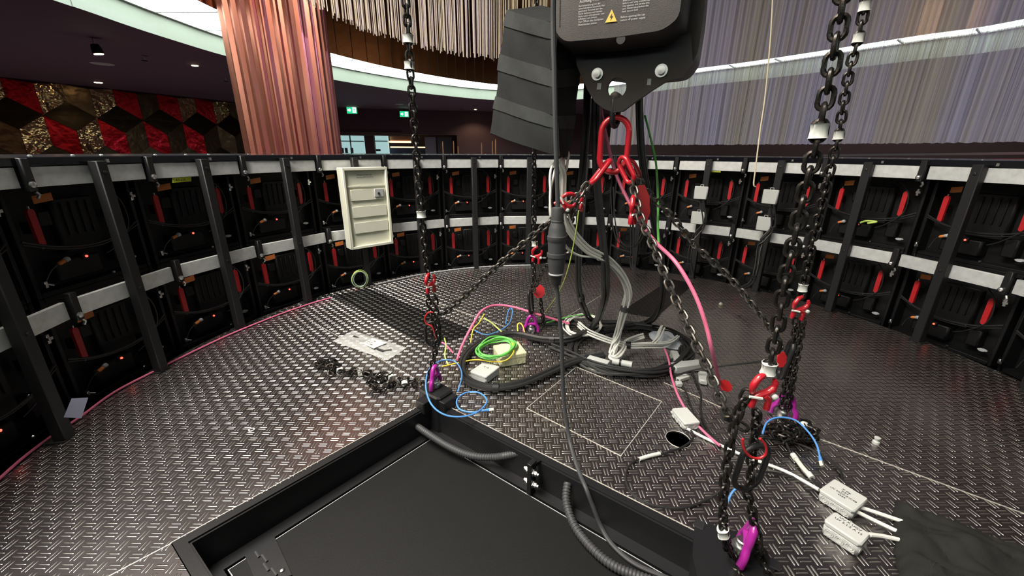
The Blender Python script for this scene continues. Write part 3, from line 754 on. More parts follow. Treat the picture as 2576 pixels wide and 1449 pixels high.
# ---- LED panel (rear side)
def make_panel(loc, rz, lb):
    t = thing('led_panel', lb, 'panel', tuple(loc), rz, 'LED panels seen from behind')
    W2, HH = .2255, .436
    m = MB().box((0, .094, HH/2), (2*W2, .008, HH))
    for x in (-W2+.010, W2-.010): m.box((x, .062, HH/2), (.014, .062, HH), None, .002)
    for z in (.008, HH-.008): m.box((0, .064, z), (2*W2-.04, .060, .016), None, .002)
    m.box((0.01, .076, .225), (.15, .036, .20), None, .008)
    for x in (-.03, 0.0, .03, .06): m.box((x-.005, .056, .25), (.008, .010, .12), None, .002)
    m.box((-.05, .066, .075), (.16, .055, .07), None, .008)
    m.box((-.09, .08, .26), (.045, .03, .05), None, .006); m.box((.12, .07, .10), (.05, .05, .08), None, .006)
    obj('back_shell', m, 'shell', t)
    HY = .032
    for x, zc in ((-.155, .238), (.142, .245)):
        h = obj('lock_handle', MB().loft([[Vector((x+sx*w_, HY+sy*.006, z)) for sx, sy in ((-1, -1), (1, -1), (1, 1), (-1, 1))] for z, w_ in ((zc-.064, .005), (zc-.058, .0100), (zc+.052, .0108), (zc+.060, .009), (zc+.064, .005))]), 'redplastic', t)
        obj('pin', MB().tube([(x, HY, zc-.073), (x, HY, zc+.073)], .0032, 6), 'zinc', h)
        obj('hinge_block', MB().box((x, HY+.022, zc), (.016, .040, .04)), 'shell', h)
    pt_ = [[Vector((x, .020-.012*math.sin((x+.145)*34)-d, z+(x+.12)*.15)) for z, d in ((.322, 0), (.348, 0), (.348, .0025), (.322, .0025))] for x in (-.145, -.132, -.12, -.107, -.094)]
    obj('pull_tab', MB().loft(pt_), 'orange', t)
    obj('status_light', MB().lathe([(.0045, 0), (.004, .003), (.002, .004)], (-.030, .030, .108), (0, -1, 0), 10), 'led', t)
    obj('light_housing', MB().box((-.030, .042, .108), (.022, .024, .022), None, .003), 'shell', t)
    pa = Vector((-.118, .026, .108)); ax = Vector((.9, -.1, .35)).normalized()
    pl = obj('power_plug', MB().lathe([(.0055, -.013), (.0075, -.009), (.0075, .006), (.006, .009)], pa, ax, 10), 'orange', t)
    obj('socket', MB().lathe([(.008, .010), (.0095, .013), (.0095, .022), (.006, .025)], pa, ax, 10), 'greyplug', pl)
    obj('tail', MB().tube(cr_path([pa-ax*.018, pa-ax*.04+Vector((0, .01, -.015)), pa-ax*.06+Vector((0, .02, -.05))], 4), .0020, 5), 'darkgrey', pl)
    obj('cable_gland', MB().loft([[Vector((  .165+.018*math.cos(a)*s_, .050+d, .055+.0075*math.sin(a)*s_)) for a in [2*PI*i/12 for i in range(12)]] for d, s_ in ((.01, .9), (0, 1), (-.006, .7))]), 'greyplug', t)
    obj('latch', MB().box((.196, .010, .31), (.012, .014, .034), None, .002).box((.199, .004, .31), (.018, .008, .010)), 'zinc', t)
    obj('latch', MB().box((-.205, .010, .050), (.010, .014, .022), None, .002).tube([(-.20, .006, .05), (-.19, -.004, .044)], .004, 6), 'zinc', t)
    obj('screw', MB().lathe([(.006, 0), (.004, .004)], (.09, .03, .155), (0, -1, 0), 8), 'zinc', t)
    obj('screw', MB().lathe([(.006, 0), (.004, .004)], (.05, .03, .022), (0, -1, 0), 8), 'zinc', t)
    cb = MB(); cb.tube(cr_path([(-.21, .03, .20), (-.12, .022, .165), (0, .018, .150), (.12, .022, .165), (.21, .03, .205)], 5), .0042, 6)
    cb.tube(cr_path([(-.21, .032, .19), (-.10, .03, .152), (.02, .024, .140), (.12, .03, .155), (.21, .03, .19)], 5), .0036, 6)
    cb.tube(cr_path([(.10, .034, .36), (.155, .020, .30), (.160, .018, .20), (.10, .022, .13), (.05, .034, .10)], 6), .0030, 6)
    obj('signal_cable', cb, 'cable', t)
    return t
def plabel(row, k):
    if k == -7: return 'black LED panel back in the lower row, left of the first post'
    return 'black LED panel back in the %s row, behind the %s steel post from the left' % (row, ordn(k))
p0 = make_panel(drum(-6, 1.895, .405), -ang(-6), plabel('upper', -6))
for k in range(-5, 9): dup(p0, drum(k, 1.895, .405), -ang(k), plabel('upper', k))
for k in range(-7, 9): dup(p0, drum(k, 1.895, -.033), -ang(k), plabel('lower', k))
# gloss cap along the top of the drum and its screws
cap0 = None
for k in range(-7, 10):
    if k < -6: lb = 'glossy black cap piece on the drum rim at the far left end'
    elif k > 8: lb = 'glossy black cap piece on the drum rim at the far right end'
    else: lb = 'glossy black cap piece on the drum rim above the %s post from the left' % ordn(k)
    if cap0 is None:
        cap0 = thing('rim_cap', lb, 'cap', tuple(drum(k, 1.87, .872)), -ang(k), 'black cap pieces on the rim')
        h1, h2 = 1.815*math.tan(STEP/2)-.001, 2.012*math.tan(STEP/2)-.001
        obj('cover', MB().loft([[Vector((x, y, z)) for x, y, z in ((-a-.0, b_, c_), (a, b_, c_), (a, b_, d_), (-a, b_, d_))] for a, b_, c_, d_ in ((h1, -.055, -.022, .001), (h1, -.053, -.024, .004), (h2, .140, -.024, .010), (h2, .142, -.022, .008))]), 'cap', cap0, False)
        for x in (-.16, -.03, .12):
            obj('screw', MB().lathe([(.006, 0), (.006, .003), (.003, .005)], (x, -.02+.05*(x > 0), .005), (0, 0, 1), 8), 'zinc', cap0)
        obj('seal', MB().box((-.21, -.058, -.01), (.006, .006, .02)).box((.05, -.058, -.012), (.010, .008, .012)), 'zinc', cap0)
    else: dup(cap0, drum(k, 1.87, .872), -ang(k), lb)
# outer LED skin of the drum
sk = MB().grid([[Vector((CX+2.012*math.sin(2*PI*(i+.5)/26+PH0), CY+2.012*math.cos(2*PI*(i+.5)/26+PH0), z)) for i in range(26)] for z in (-.25, .86)], True)
struct('wall_drum', sk, 'shell')
struct('floor_substructure', MB().loft([[Vector((CX+1.99*math.sin(2*PI*i/52), CY+1.99*math.cos(2*PI*i/52), z)) for i in range(52)] for z in (-.27, -.24)]), 'shell')
# ================================================================ HOIST
HO = Vector((0.323, 1.36, 0.0)); ya = R(25)
lx = Vector((math.cos(ya), -math.sin(ya), 0)); ly = Vector((math.sin(ya), math.cos(ya), 0))
def HP(px, py, d): return PL(px, py, HO+ly*d, ly)
def Houtline(pxs, d, top=None):
    return [HP(x, y, d) for x, y in pxs]
def shift(L, d): return [v+ly*d for v in L]
def zcut(L, zt_):
    return [Vector((v.x, v.y, zt_)) if i in (0, len(L)-1) else v for i, v in enumerate(L)]
t = thing('chain_hoist', 'black electric chain hoist with printed warnings hanging at top centre', 'hoist', tuple(HO+Vector((0, 0, 1.05))), world=True)
ZT = 1.62
cov = zcut(Houtline([(1396, -20), (1387, 87), (1413, 114), (1541, 103), (1669, 85), (1702, 64), (1719, 42), (1726, -20)], -.13), ZT)
cc_ = sum(cov, Vector())/len(cov)
def scl(L, k, kz=None): return [cc_+(v-cc_)*k for v in L]
inn = scl(cov, .955)
for i in (0, -1): inn[i].z = ZT
bk_ = scl(cov, 1.025); 
for i in (0, -1): bk_[i].z = ZT
def rnd_ring(L, n=3, r_=.018):
    out = []; N = len(L)
    for i in range(N):
        p0, p1, p2 = L[i-1], L[i], L[(i+1) % N]
        if i in (0, N-1): out += [p1]; continue
        a = p1+(p0-p1).normalized()*min(r_, (p0-p1).length*.45); b_ = p1+(p2-p1).normalized()*min(r_, (p2-p1).length*.45)
        for k in range(n+1):
            u = k/n; out.append(a*(1-u)**2+p1*2*u*(1-u)+b_*u*u)
    return out
R0, R1, R2, R3 = [rnd_ring(q) for q in (shift(scl(inn, .985), -.004), inn, shift(cov, .022), shift(bk_, .13))]
for r_ in (R0, R1, R2, R3):
    r_[0].z = ZT; r_[-1].z = ZT
cover = obj('front_cover', MB().loft([R0, R1, R2, R3]), 'hoist', t)
gap = [shift([cc_+(v-cc_)*.99 for v in bk_], .128), shift([cc_+(v-cc_)*.99 for v in bk_], .142)]
rear = zcut(Houtline([(1420, -20), (1440, 120), (1500, 188), (1600, 200), (1698, 191), (1729, 185), (1757, 149), (1773, 43), (1764, -20)], .10), ZT)
ra = rnd_ring(shift(rear, -.07)); rb = rnd_ring(shift(rear, .12)); rc_ = rnd_ring([rear[0]]+rear[1:])
cr0 = sum(rear, Vector())/len(rear)
rd = rnd_ring(shift([cr0+(v-cr0)*.92 for v in rear], .16))
for r_ in (ra, rb, rd): r_[0].z = ZT; r_[-1].z = ZT
obj('rear_housing', MB().loft([ra, rb, rd]), 'hoist', t)
fr_ = Houtline([(1446, 100), (1452, 165), (1478, 225), (1498, 258), (1520, 274), (1545, 284), (1568, 280), (1597, 258), (1640, 228), (1678, 204), (1716, 196), (1742, 160), (1738, 90)], -.015)
# tongue plate with a round eye
ec = HP(1552, 222, -.015); er = (HP(1576, 222, -.015)-HP(1528, 222, -.015)).length/2
ex2 = lambda v: ((v-ec).dot(lx), (v-ec).z)
o2 = [Vector((*ex2(v), 0)) for v in fr_]; h2_ = [Vector((er*math.cos(2*PI*i/28), er*1.0*math.sin(2*PI*i/28), 0)) for i in range(28)]
T2 = geometry.tessellate_polygon([o2, h2_]); al = o2+h2_; n2_ = len(al)
tw = lambda v, d: ec+lx*v.x+Vector((0, 0, v.y))+ly*d
pm = MB(); pm.add([tw(v, -.006) for v in al]+[tw(v, .012) for v in al], [tuple(q) for q in T2]+[tuple(i+n2_ for i in q[::-1]) for q in T2])
for off_, cnt_ in ((0, len(o2)), (len(o2), 28)):
    for i in range(cnt_): a, b_ = off_+i, off_+(i+1) % cnt_; pm.f.append((a, b_, b_+n2_, a+n2_))
obj('lug_plate', pm, 'steel', t, False)
for px, py in ((1503, 187), (1664, 178)):
    o_ = HP(px, py, -.022)
    b_ = obj('bolt', MB().lathe([(.0175, 0), (.0175, .004), (.011, .004), (.011, .014), (.0, .0145)], o_, -ly, 18), 'zinc', t)
for px, py in ((1507, 217), (1633, 206)):
    o_ = HP(px, py, -.0225); q_ = [(-5, -8), (5, -8), (5, 8), (-5, 8)]
    obj('label_strip', MB().prism([HP(px+a+b_*-.12, py+b_, -.0215) for a, b_ in q_], [HP(px+a+b_*-.12, py+b_, -.0225) for a, b_ in q_]), 'greyplug', t, False)
ho = HP(1562, 99, -.131); obj('screw_hole', MB().lathe([(.012, -.002), (.012, .020), (.006, .020), (.001, .016)], ho+ly*.0, ly, 14), 'ink', t)
# printed panel, text and warning triangle (on the slanted front face)
fz = -.13-.004-.0012
def lines(px, py, rows, size):
    for i, s_ in enumerate(rows):
        text_mesh(s_, size, HP(px, py, fz)-Vector((0, 0, 1))*(i*size*1.05), lx, (0, 0, 1), 'print', 'print_', t, -.0002 if False else .0006)
sz = .0098
lines(1458, 8, ['Achtung - Hinweis'], .0098)
lines(1456, 18, ['Betriebsanleitung vor der', 'Inbetriebnahme beachten! Nur', 'geschultes Personal darf das', 'Gerät bedienen und warten.', 'Nicht unter schwebender Last', 'aufhalten. Last sichern.'], .0058)
lines(1567, 4, ['Read the operating manual', 'before use! Only trained staff', 'may operate and service this', 'unit. Never stand below the', 'load. Secure load'], .0058)
lines(1455, 58, ['Vor Öffnen des Gehäuses', 'Netzstecker ziehen'], .0066)
lines(1561, 46, ['Before opening the cap', 'switch off power supply'], .0066)
wc = HP(1538, 42, fz)
wt = MB().prism([wc+lx*x+Vector((0, 0, z))-ly*0 for x, z in ((-.0155, -.0125), (.0155, -.0125), (0, .0165))], [wc+lx*x+Vector((0, 0, z))-ly*.0012 for x, z in ((-.0155, -.0125), (.0155, -.0125), (0, .0165))])
wo = obj('warning_triangle', wt, 'warn', t, False)
obj('lightning_mark', MB().add([wc+lx*x+Vector((0, 0, z))-ly*.0018 for x, z in ((.002, .008), (-.004, -.002), (0, -.002), (-.002, -.010), (.005, .001), (.001, .001))], [(0, 1, 2, 5), (2, 3, 4, 5)]), 'ink', wo, False)
obj('panel_seam', MB().tube([HP(1409, -10, fz+.0006), HP(1408, 68, fz+.0006)], .0012, 6), 'ink', t)
# black connecting link through the eye
lk = MB(); cA, cB = HP(1550, 243, .003), HP(1546, 316, .003)
axl = (cA-cB).normalized(); mid = (cA+cB)/2; hl_ = (cA-cB).length/2
sid = (ly*0.95+lx*.3).normalized()
lk.tube([mid+axl*x+sid*y for x, y in stadium(hl_-.016, .018, 6)], .0085, 10, closed=True)
lk.lathe([(.012, -.022), (.016, -.02), (.016, .02), (.012, .022)], cA-axl*.004, ly, 16)
o = obj('connecting_link', lk, 'steel'); tagp(o, 'black steel connecting link joining hoist eye and big red ring', 'link')
# ---- big red ring and its smaller links
def oval(name, label, cat, c_, ax, sd, hs, rd_, wire, m, group=None, n=8, parent=None):
    ax, sd = ax.normalized(), sd.normalized(); sd = (sd-ax*sd.dot(ax)).normalized()
    mb = MB().tube([c_+ax*x+sd*y for x, y in stadium(hs, rd_, n)], wire, 12, closed=True)
    o = obj(name, mb, m, parent)
    if parent is None: tagp(o, label, cat, group)
    return o
up = Vector((0, 0, 1))
mc = A(1545, 366, 1.36); mw = .0095
oval('master_link', 'large red oval master link hanging under the hoist', 'lifting ring', mc, up, Vector((1, -.15, 0)), .040, .0425, mw, 'red', n=10)
def sublink(p, q, Y0, Y1, label, wid=.019, wire=.0075):
    a, b_ = A(p[0], p[1], Y0), A(q[0], q[1], Y1); ax = a-b_; hs = max(.008, ax.length/2-wid)
    return oval('sling_link', label, 'lifting ring', (a+b_)/2, ax, Vector((.35, -.75, .4)), hs, wid, wire, 'red', 'red sling links')
sublink((1532, 404), (1487, 462), 1.36, 1.33, 'red sling link at lower left of the big red ring')
sublink((1562, 398), (1590, 458), 1.33, 1.30, 'red sling link at lower right of the big red ring, nearest one')
sublink((1577, 404), (1600, 446), 1.385, 1.42, 'red sling link at lower right of the big ring, partly hidden behind another')
# ---- red grab hooks
def hook(name, label, c_, sc_=1.0, rz=0.0, tilt=0.0, mir=1):
    t_ = thing(name, label, 'hook', tuple(c_), 0, 'red grab hooks')
    m = Matrix.Rotation(rz, 3, 'Z') @ Matrix.Rotation(tilt, 3, 'Y')
    v = lambda x, z, y=0: m @ Vector((x*mir*sc_, y*sc_, z*sc_))
    b = MB()
    b.tube(cr_path([v(-.021, -.004), v(-.0235, .012, -.002), v(-.015, .029, 0), v(-.002, .037, .003)], 4), [k*sc_ for k in ([.005]*2+[.0062]*2+[.0072]*2+[.007]*4+[.0055]*2+[.0035])], 14)
    b.tube(cr_path([v(.017, .027), v(.021, .014), v(.013, 0), v(-.003, -.008), v(-.014, -.016), v(-.016, -.037)], 4), [k*sc_ for k in ([.004]*2+[.006]*4+[.0078]*8+[.0072]*6+[.006])], 14)
    b.tube(cr_path([v(.003, -.008, -.003), v(.013, -.018, -.003), v(.015, -.040, -.002)], 4), .0066*sc_, 14)
    obj('body', b, 'red', t_)
    pn_ = MB(); pn_.tube([v(-.028, -.010, -.006), v(-.004, -.011, -.010)], .003*sc_, 6); pn_.lathe([(.006*sc_, 0), (.006*sc_, .006*sc_), (.003*sc_, .008*sc_)], v(.022, -.008, -.004), m @ Vector((0, -1, 0)), 10)
    obj('locking_pin', pn_, 'tape', t_)
    return t_
hook('grab_hook', 'red grab hook at the foot of the left front chain, near the drum wall side', A(1083, 712, 1.385), .98, R(55), 0)
hook('grab_hook', 'red grab hook on the rear chain, just left of the big black cable connector', A(1351, 641, 1.92), 1.05, R(-20), R(8))
hook('grab_hook', 'red grab hook on the thinner of the two right chains, below its white tape', A(2013, 774, 1.20), 1.0, 0, R(6))
hook('grab_hook', 'large red grab hook at the foot of the nearest right chain, below white tape', A(1919, 984, .685), .98, 0, R(2))
hook('grab_hook', 'red grab hook beside the top of the black connector, left of the chain cluster', A(1424, 510, 1.26), .95, R(10), R(60))
hook('grab_hook', 'small red grab hook on the right flank of the left chain cluster', A(1463, 508, 1.30), .72, R(70), R(20))
hook('grab_hook', 'red shortening hook below the big red ring, in front of the octagonal red tag', A(1593, 528, 1.26), 1.15, R(60), 0)
def tagdisc(label, pxc, Y, rx_, rz_, nrm, n=8, rot=.2):
    c_ = A(pxc[0], pxc[1], Y); nrm = Vector(nrm).normalized(); e1 = up.cross(nrm).normalized(); e2 = nrm.cross(e1)
    pts = []
    for i in range(n*4):
        a = 2*PI*i/(n*4)+rot; k = 1.0-.06*math.cos(a*n)
        pts.append(c_+e1*rx_*k*math.cos(a)+e2*rz_*k*math.sin(a))
    o = obj('load_tag', MB().prism(pts, [p-nrm*.0025 for p in pts]), 'redplastic', None, False); tagp(o, label, 'tag', 'red load tags'); return o
tagdisc('red octagonal tag hanging behind the shortening hook below the big ring', (1617, 515), 1.36, .034, .066, (.45, -.8, .2))
tagdisc('red octagonal tag on the rear chain left of the black connector cable', (1356, 733), 1.90, .030, .033, (.15, -1, .35))
tagdisc('red tag lying on the deck at the lower end of the pink conduit', (1826, 970), 1.25, .028, .022, (.3, -.5, .8))
tagdisc('red tag half hidden behind the two right chains', (1967, 905), .98, .014, .022, (.1, -1, .2))
# ================================================================ CHAINS
Y1, Y2, Y3, Y4 = 1.395, .695, 1.222, 1.935
def cA_(L, Y): return [A(x, y, Y) for x, y in L]
def tall(P, z=3.9):
    d = P[0]-P[1]; d.normalize(); st = (P[0]-P[1]).length; L = []; s_ = st
    while P[0].z+d.z*s_ < z and len(L) < 12: L.insert(0, P[0]+d*s_); st *= 1.5; s_ += st
    return L+P
chain('hoist_chain', 'black vertical chain with white tape marks, left front, passing the cream distribution box', 'chain', tall(cA_([(1017, -60), (1020, 0), (1027, 80), (1032, 180), (1038, 260), (1045, 350), (1050, 420), (1060, 530), (1068, 620), (1078, 700)], Y1)), tapes=[A(1021, 78, Y1), A(1031, 160, Y1), A(1062, 533, Y1)], group='vertical black chains')
chain('hoist_chain', 'black vertical chain at the rear, coming down behind the black chain bag', 'chain', tall(cA_([(1352, -60), (1347, 150), (1344, 390), (1344, 500), (1345, 600), (1347, 638)], Y4)), tapes=[A(1345, 602, Y4)], group='vertical black chains')
chain('hoist_chain', 'nearest and thickest looking black vertical chain at upper right', 'chain', tall(cA_([(2128, -60), (2120, 0), (2110, 70), (2095, 150), (2081, 230), (2066, 300), (2050, 380), (2035, 440), (2020, 505), (2005, 570), (1990, 640), (1975, 705), (1965, 765), (1955, 830), (1942, 890), (1925, 965)], Y2)), tapes=[A(2066, 298, Y2), A(1938, 910, Y2)], roll0=0.0, group='vertical black chains')
chain('hoist_chain', 'thinner looking black vertical chain at upper right, just right of the nearest chain', 'chain', tall(cA_([(2190, -60), (2176, 10), (2160, 95), (2141, 160), (2122, 260), (2110, 340), (2095, 400), (2078, 470), (2052, 570), (2036, 650), (2020, 722), (2013, 765)], Y3)), tapes=[A(2176, 14, Y3), A(2161, 93, Y3), A(2112, 327, Y3), A(2021, 720, Y3)], roll0=0.0, group='vertical black chains')
# sling legs
def leg(label, pts, tapes=(), **kw): return chain('sling_chain', label, 'chain', PT(pts), 'galv', .0235, tapes, 'sling chains', **kw)
leg('slanted sling chain running down left from the red rings to the left front lifting point', [(1480, 462, 1.33), (1452, 492, 1.33), (1424, 522, 1.33), (1380, 560, 1.335), (1250, 670, 1.36), (1140, 770, 1.385), (1108, 792, 1.39)])
leg('short sling chain from the left red link behind the connector to the rear point', [(1485, 460, 1.36), (1468, 495, 1.38), (1447, 528, 1.42), (1425, 580, 1.50), (1395, 640, 1.65), (1362, 690, 1.80), (1338, 738, 1.90)])
leg('loop of sling chain hanging between the two red hooks left of the red ring', [(1478, 465, 1.31), (1455, 500, 1.29), (1436, 528, 1.28), (1412, 528, 1.27)])
leg('sling chain from the right red links sloping to the far right lifting point', [(1608, 452, 1.41), (1625, 478, 1.41), (1690, 545, 1.39), (1750, 618, 1.36), (1830, 692, 1.32), (1890, 762, 1.28), (1945, 838, 1.24), (1975, 890, 1.22)])
leg('sling chain passing the shortening hook and falling steeply to the nearest lifting point', [(1590, 455, 1.30), (1600, 500, 1.26), (1612, 550, 1.22), (1640, 612, 1.16), (1672, 690, 1.08), (1705, 765, 1.02), (1742, 848, .94), (1782, 930, .87), (1810, 1000, .80), (1832, 1045, .74)], tapes=())
# chain tails around the lifting points
def tail(label, pts, tapes=(), jit=0.0, m='chain', **kw): return chain('chain_tail', label, 'chain', PT(pts), m, .0205, tapes, 'chain tails', jit, **kw)
tail('double chain strand under the left front red hook, dropping to the magenta lifting eye', [(1076, 740, 1.39), (1080, 775, 1.39), (1087, 815, 1.385), (1094, 860, 1.385), (1093, 902, 1.385)], jit=.001)
tail('loose chain strand beside the left front lifting eye running down to the deck', [(1094, 738, 1.37), (1097, 790, 1.365), (1101, 850, 1.36), (1090, 905, 1.355), (1078, 945, 1.36), (1066, 965, .02), (1050, 972, .012)], jit=.001)
rr_ = random.Random(4)
def pile(label, pts, spread, n, tapes, m='chain', z=.012):
    P = PT(pts); q = cr_path(P, max(2, n//len(P))); out = []
    for p in q: out.append(p+Vector((rr_.uniform(-1, 1)*spread, rr_.uniform(-1, 1)*spread, rr_.uniform(0, 1)*spread*.5)))
    return chain('loose_chain', label, 'chain', out, m, .022, tapes, 'loose chains on the deck', .003, smoothn=4)
pile('heap of loose black chain with white tape tags left of the corner block', [(1052, 970, .012), (1015, 962, .012), (985, 968, .012), (950, 985, .012), (935, 965, .02), (975, 955, .02), (940, 945, .014), (915, 935, .012), (885, 940, .012), (850, 930, .012), (825, 930, .012), (800, 925, .012), (815, 912, .016), (850, 918, .02), (835, 945, .02)], .020, 80, [G(1020, 962, .02), G(980, 958, .02), G(912, 935, .02), G(848, 932, .02), G(918, 930, .02)])
pile('heap of loose black chain on the deck right of the nearest lifting point', [(1925, 1085, .014), (1960, 1075, .014), (2000, 1075, .014), (2035, 1080, .014), (2010, 1095, .02), (1970, 1090, .02), (1990, 1105, .014), (2030, 1100, .014), (1960, 1100, .022), (2000, 1085, .03), (1950, 1080, .02)], .026, 90, [G(2022, 1078, .02)], m='chain')
tail('chain strand left of the black oval ring at the nearest lifting point', [(1884, 985, .69), (1866, 1020, .69), (1850, 1060, .69), (1840, 1110, .68), (1828, 1170, .675), (1822, 1230, .67), (1818, 1300, .665), (1822, 1350, .66), (1842, 1400, .012), (1862, 1449, .012), (1880, 1500, .012)], [A(1818, 1318, .665)], .0015)
tail('second chain strand hanging through the black oval ring at the nearest lifting point', [(1903, 1035, .69), (1900, 1085, .70), (1893, 1140, .70), (1886, 1200, .695), (1886, 1250, .69)], jit=.0015)
tail('chain strand falling right of the magenta eye at lower right', [(1880, 1240, .69), (1893, 1285, .685), (1900, 1330, .68), (1905, 1370, .67), (1915, 1410, .012), (1938, 1449, .012), (1960, 1490, .012)], jit=.0015)
tail('chain strand between the sling leg and the big red hook near lower right', [(1832, 1045, .74), (1850, 1062, .73), (1868, 1075, .72), (1888, 1085, .71)], jit=.001)
tail('thin chain strand under the far right red hook, left one', [(2003, 803, 1.2), (1996, 860, 1.2), (1985, 930, 1.2), (1972, 985, 1.21), (1965, 1030, 1.21)], jit=.001)
tail('thin chain strand under the far right red hook, right one', [(2020, 803, 1.2), (2012, 860, 1.19), (2000, 920, 1.19), (1990, 985, 1.2), (1978, 1045, .012)], jit=.001)
tail('short chain strand hanging from the red octagonal tag at the rear lifting point', [(1360, 748, 1.92), (1362, 775, 1.92), (1366, 800, 1.93), (1368, 825, .012)])
tail('chain strand below the rear red hook', [(1343, 664, 1.92), (1343, 700, 1.92), (1338, 735, 1.92)])
# black oval rings
oval('coupling_ring', 'black oval ring at the left front lifting point', 'lifting ring', A(1089, 840, 1.38), up, Vector((1, .2, 0)), .022, .027, .0062, 'steel', 'black oval rings')
oval('coupling_ring', 'big black oval ring at the nearest lifting point, below the red wire loop', 'lifting ring', A(1889, 1176, .69), Vector((.08, 0, 1)), Vector((1, .15, 0)), .026, .031, .0062, 'steel', 'black oval rings')
oval('coupling_ring', 'black oval ring at the rear lifting point above its magenta eye', 'lifting ring', A(1335, 760, 1.92), Vector((-.1, 0, 1)), Vector((.5, 1, 0)), .040, .020, .0075, 'steel', 'black oval rings')
oval('coupling_ring', 'black oval ring at the far right lifting point, hanging behind the nearest chain', 'lifting ring', A(1978, 905, 1.21), Vector((.12, 0, 1)), Vector((.4, 1, 0)), .045, .022, .0085, 'steel', 'black oval rings')
# red wire loops
cable('wire_loop', 'small red wire loop above the left front black oval ring', 'wire', cA_([(1092, 786, ), (1078, 786), (1069, 800), (1073, 814), (1086, 821), (1094, 840), (1100, 858)], 1.37), .0028, 'redplastic', 'red wire loops')
cable('wire_loop', 'red wire loop around the chain above the nearest black oval ring', 'wire', cA_([(1912, 1103), (1926, 1122), (1926, 1142), (1912, 1152), (1896, 1152), (1880, 1142), (1869, 1122), (1868, 1104)], .668), .0026, 'redplastic', 'red wire loops')
# magenta lifting eyes
def lifting_eye(label, base, rz, sc_=1.0, lean=0.0):
    t_ = thing('lifting_eye', label, 'lifting eye', tuple(base), rz, 'magenta lifting eyes')
    V = lambda x, z, y=0: Vector((x*sc_, (y+z*lean)*sc_, z*sc_))
    b = MB(); pr_ = cr_path([V(-.037, .004), V(-.036, .026), V(-.025, .046), V(-.021, .066), V(-.012, .086), V(0, .092), V(.012, .086), V(.021, .066), V(.025, .046), V(.036, .026), V(.037, .004)], 4)
    b.tube(pr_, .0090*sc_, 10); b.tube([V(-.026, .045), V(0, .049), V(.026, .045)], .0085*sc_, 10)
    obj('bow', b, 'magenta', t_)
    obj('bolt', MB().lathe([(.019*sc_, 0), (.0205*sc_, .004), (.0205*sc_, .022*sc_), (.017*sc_, .028*sc_), (.0125*sc_, .029*sc_), (.0125*sc_, .040*sc_), (.010*sc_, .042*sc_)], (0, 0, 0), (0, 0, 1), 18), 'zinc', t_)
    return t_
lifting_eye('magenta lifting eye on the black corner block, left front', G(1096, 972, .052), R(72), .92)
lifting_eye('magenta lifting eye at the rear, behind the cable pile', G(1336, 836, .004), R(4), 1.0)
lifting_eye('magenta lifting eye at the far right lifting point, half hidden by chains', G(1968, 1048, .004), R(-40), 1.0)
lifting_eye('largest looking magenta lifting eye with silver bolt at lower right', G(1860, 1392, .012), R(62), 1.05, -.15)
# lifting blocks
def rotz_(d): return Matrix.Rotation(d, 3, 'Z')
av = math.atan2(vb.y, vb.x)
cb_ = G(1096, 978, .05); 
mb = MB().box((cb_.x, cb_.y, -.03), (.115, .085, .16), rotz_(av), .012)
c2 = cb_+ub*.050; mb.box((c2.x, c2.y, .010), (.045, .06, .045), rotz_(av), .004)
c3 = cb_+vb*.062+e_in*-.0; mb.box((c3.x, c3.y, .012), (.04, .07, .05), rotz_(av), .004)
o = obj('corner_block', mb, 'steel', None, False); tagp(o, 'black steel corner block at the back corner of the pit, carrying a magenta eye', 'block')
q = [G(x, y, .008) for x, y in ((1748, 1310), (1905, 1350), (1952, 1425), (1900, 1600), (1780, 1560), (1742, 1400))]
mb = MB().prism([v-Vector((0, 0, .060)) for v in q], q)
cp_ = G(1852, 1394, 0)
mb.box((cp_.x, cp_.y, -.052), (.125, .115, .106), rotz_(av), .006)
o = obj('corner_plate', mb, 'steel', None, False); tagp(o, 'black steel corner plate under the nearest magenta eye at the bottom right of the pit', 'plate')
for px, py in ((1760, 1319), (1950, 1420)):
    o2_ = obj('slot', MB().box(G(px, py, .0085), (.022, .026, .002), rotz_(av), .003), 'ink', o, False)
# ================================================================ CHAIN BAG, CONNECTOR, CABLES
def lerp(a, b, u): return tuple(x+(y-x)*u for x, y in zip(a, b))
def bag_ring(u, o=0.0, n=9, seed=0):
    L = A(*lerp((1277, 25), (1232, 335), u), 1.62); Mm = A(*lerp((1394, 58), (1404, 392), u), 1.33); Rr = A(*lerp((1476, 40), (1432, 396), u), 1.56)
    B = L+Rr-Mm; c_ = (L+Rr)/2; q = [L, Mm, Rr, B]; out = []
    for i in range(4):
        a, b_ = q[i], q[(i+1) % 4]; nn = (b_-a).cross(up); nn = nn.normalized() if nn.dot((a+b_)/2-c_) > 0 else -nn.normalized()
        for k in range(n):
            s_ = k/n; p = a+(b_-a)*s_
            wob = .004*math.sin(u*5+s_*4+i*2)+.0022*math.sin(u*17-s_*9+i)+.0016*math.sin(u*7+s_*23)+.012*math.sin(PI*s_)
            p = p+nn*(wob+o); out.append(p)
    return out
t = thing('chain_bag', 'black fabric chain bag hanging to the left of the hoist', 'bag', tuple(A(1340, 200, 1.5)), world=True)
body = MB().loft([bag_ring(i/30) for i in range(31)], True, True); obj('body', body, 'fabric', t)
MT['strap'] = mat('faded_webbing', (0.036, 0.038, 0.037, 1), 0.8, spec=.2, var=0.3, bump=.5, bscale=500)
for u0, u1 in ((0.0, .13), (.36, .49), (.70, .80)):
    obj('webbing_band', MB().loft([bag_ring(u0, -.001)]+[bag_ring(u0+(u1-u0)*i/5, .0035) for i in range(6)]+[bag_ring(u1, -.001)], False, False), 'strap', t)
obj('edge_piping', MB().tube([p+(p-A(1340, p.z*0+200, 1.5))*0 for p in [bag_ring(i/20, .002)[9] for i in range(21)]], .004, 6), 'fabric', t)
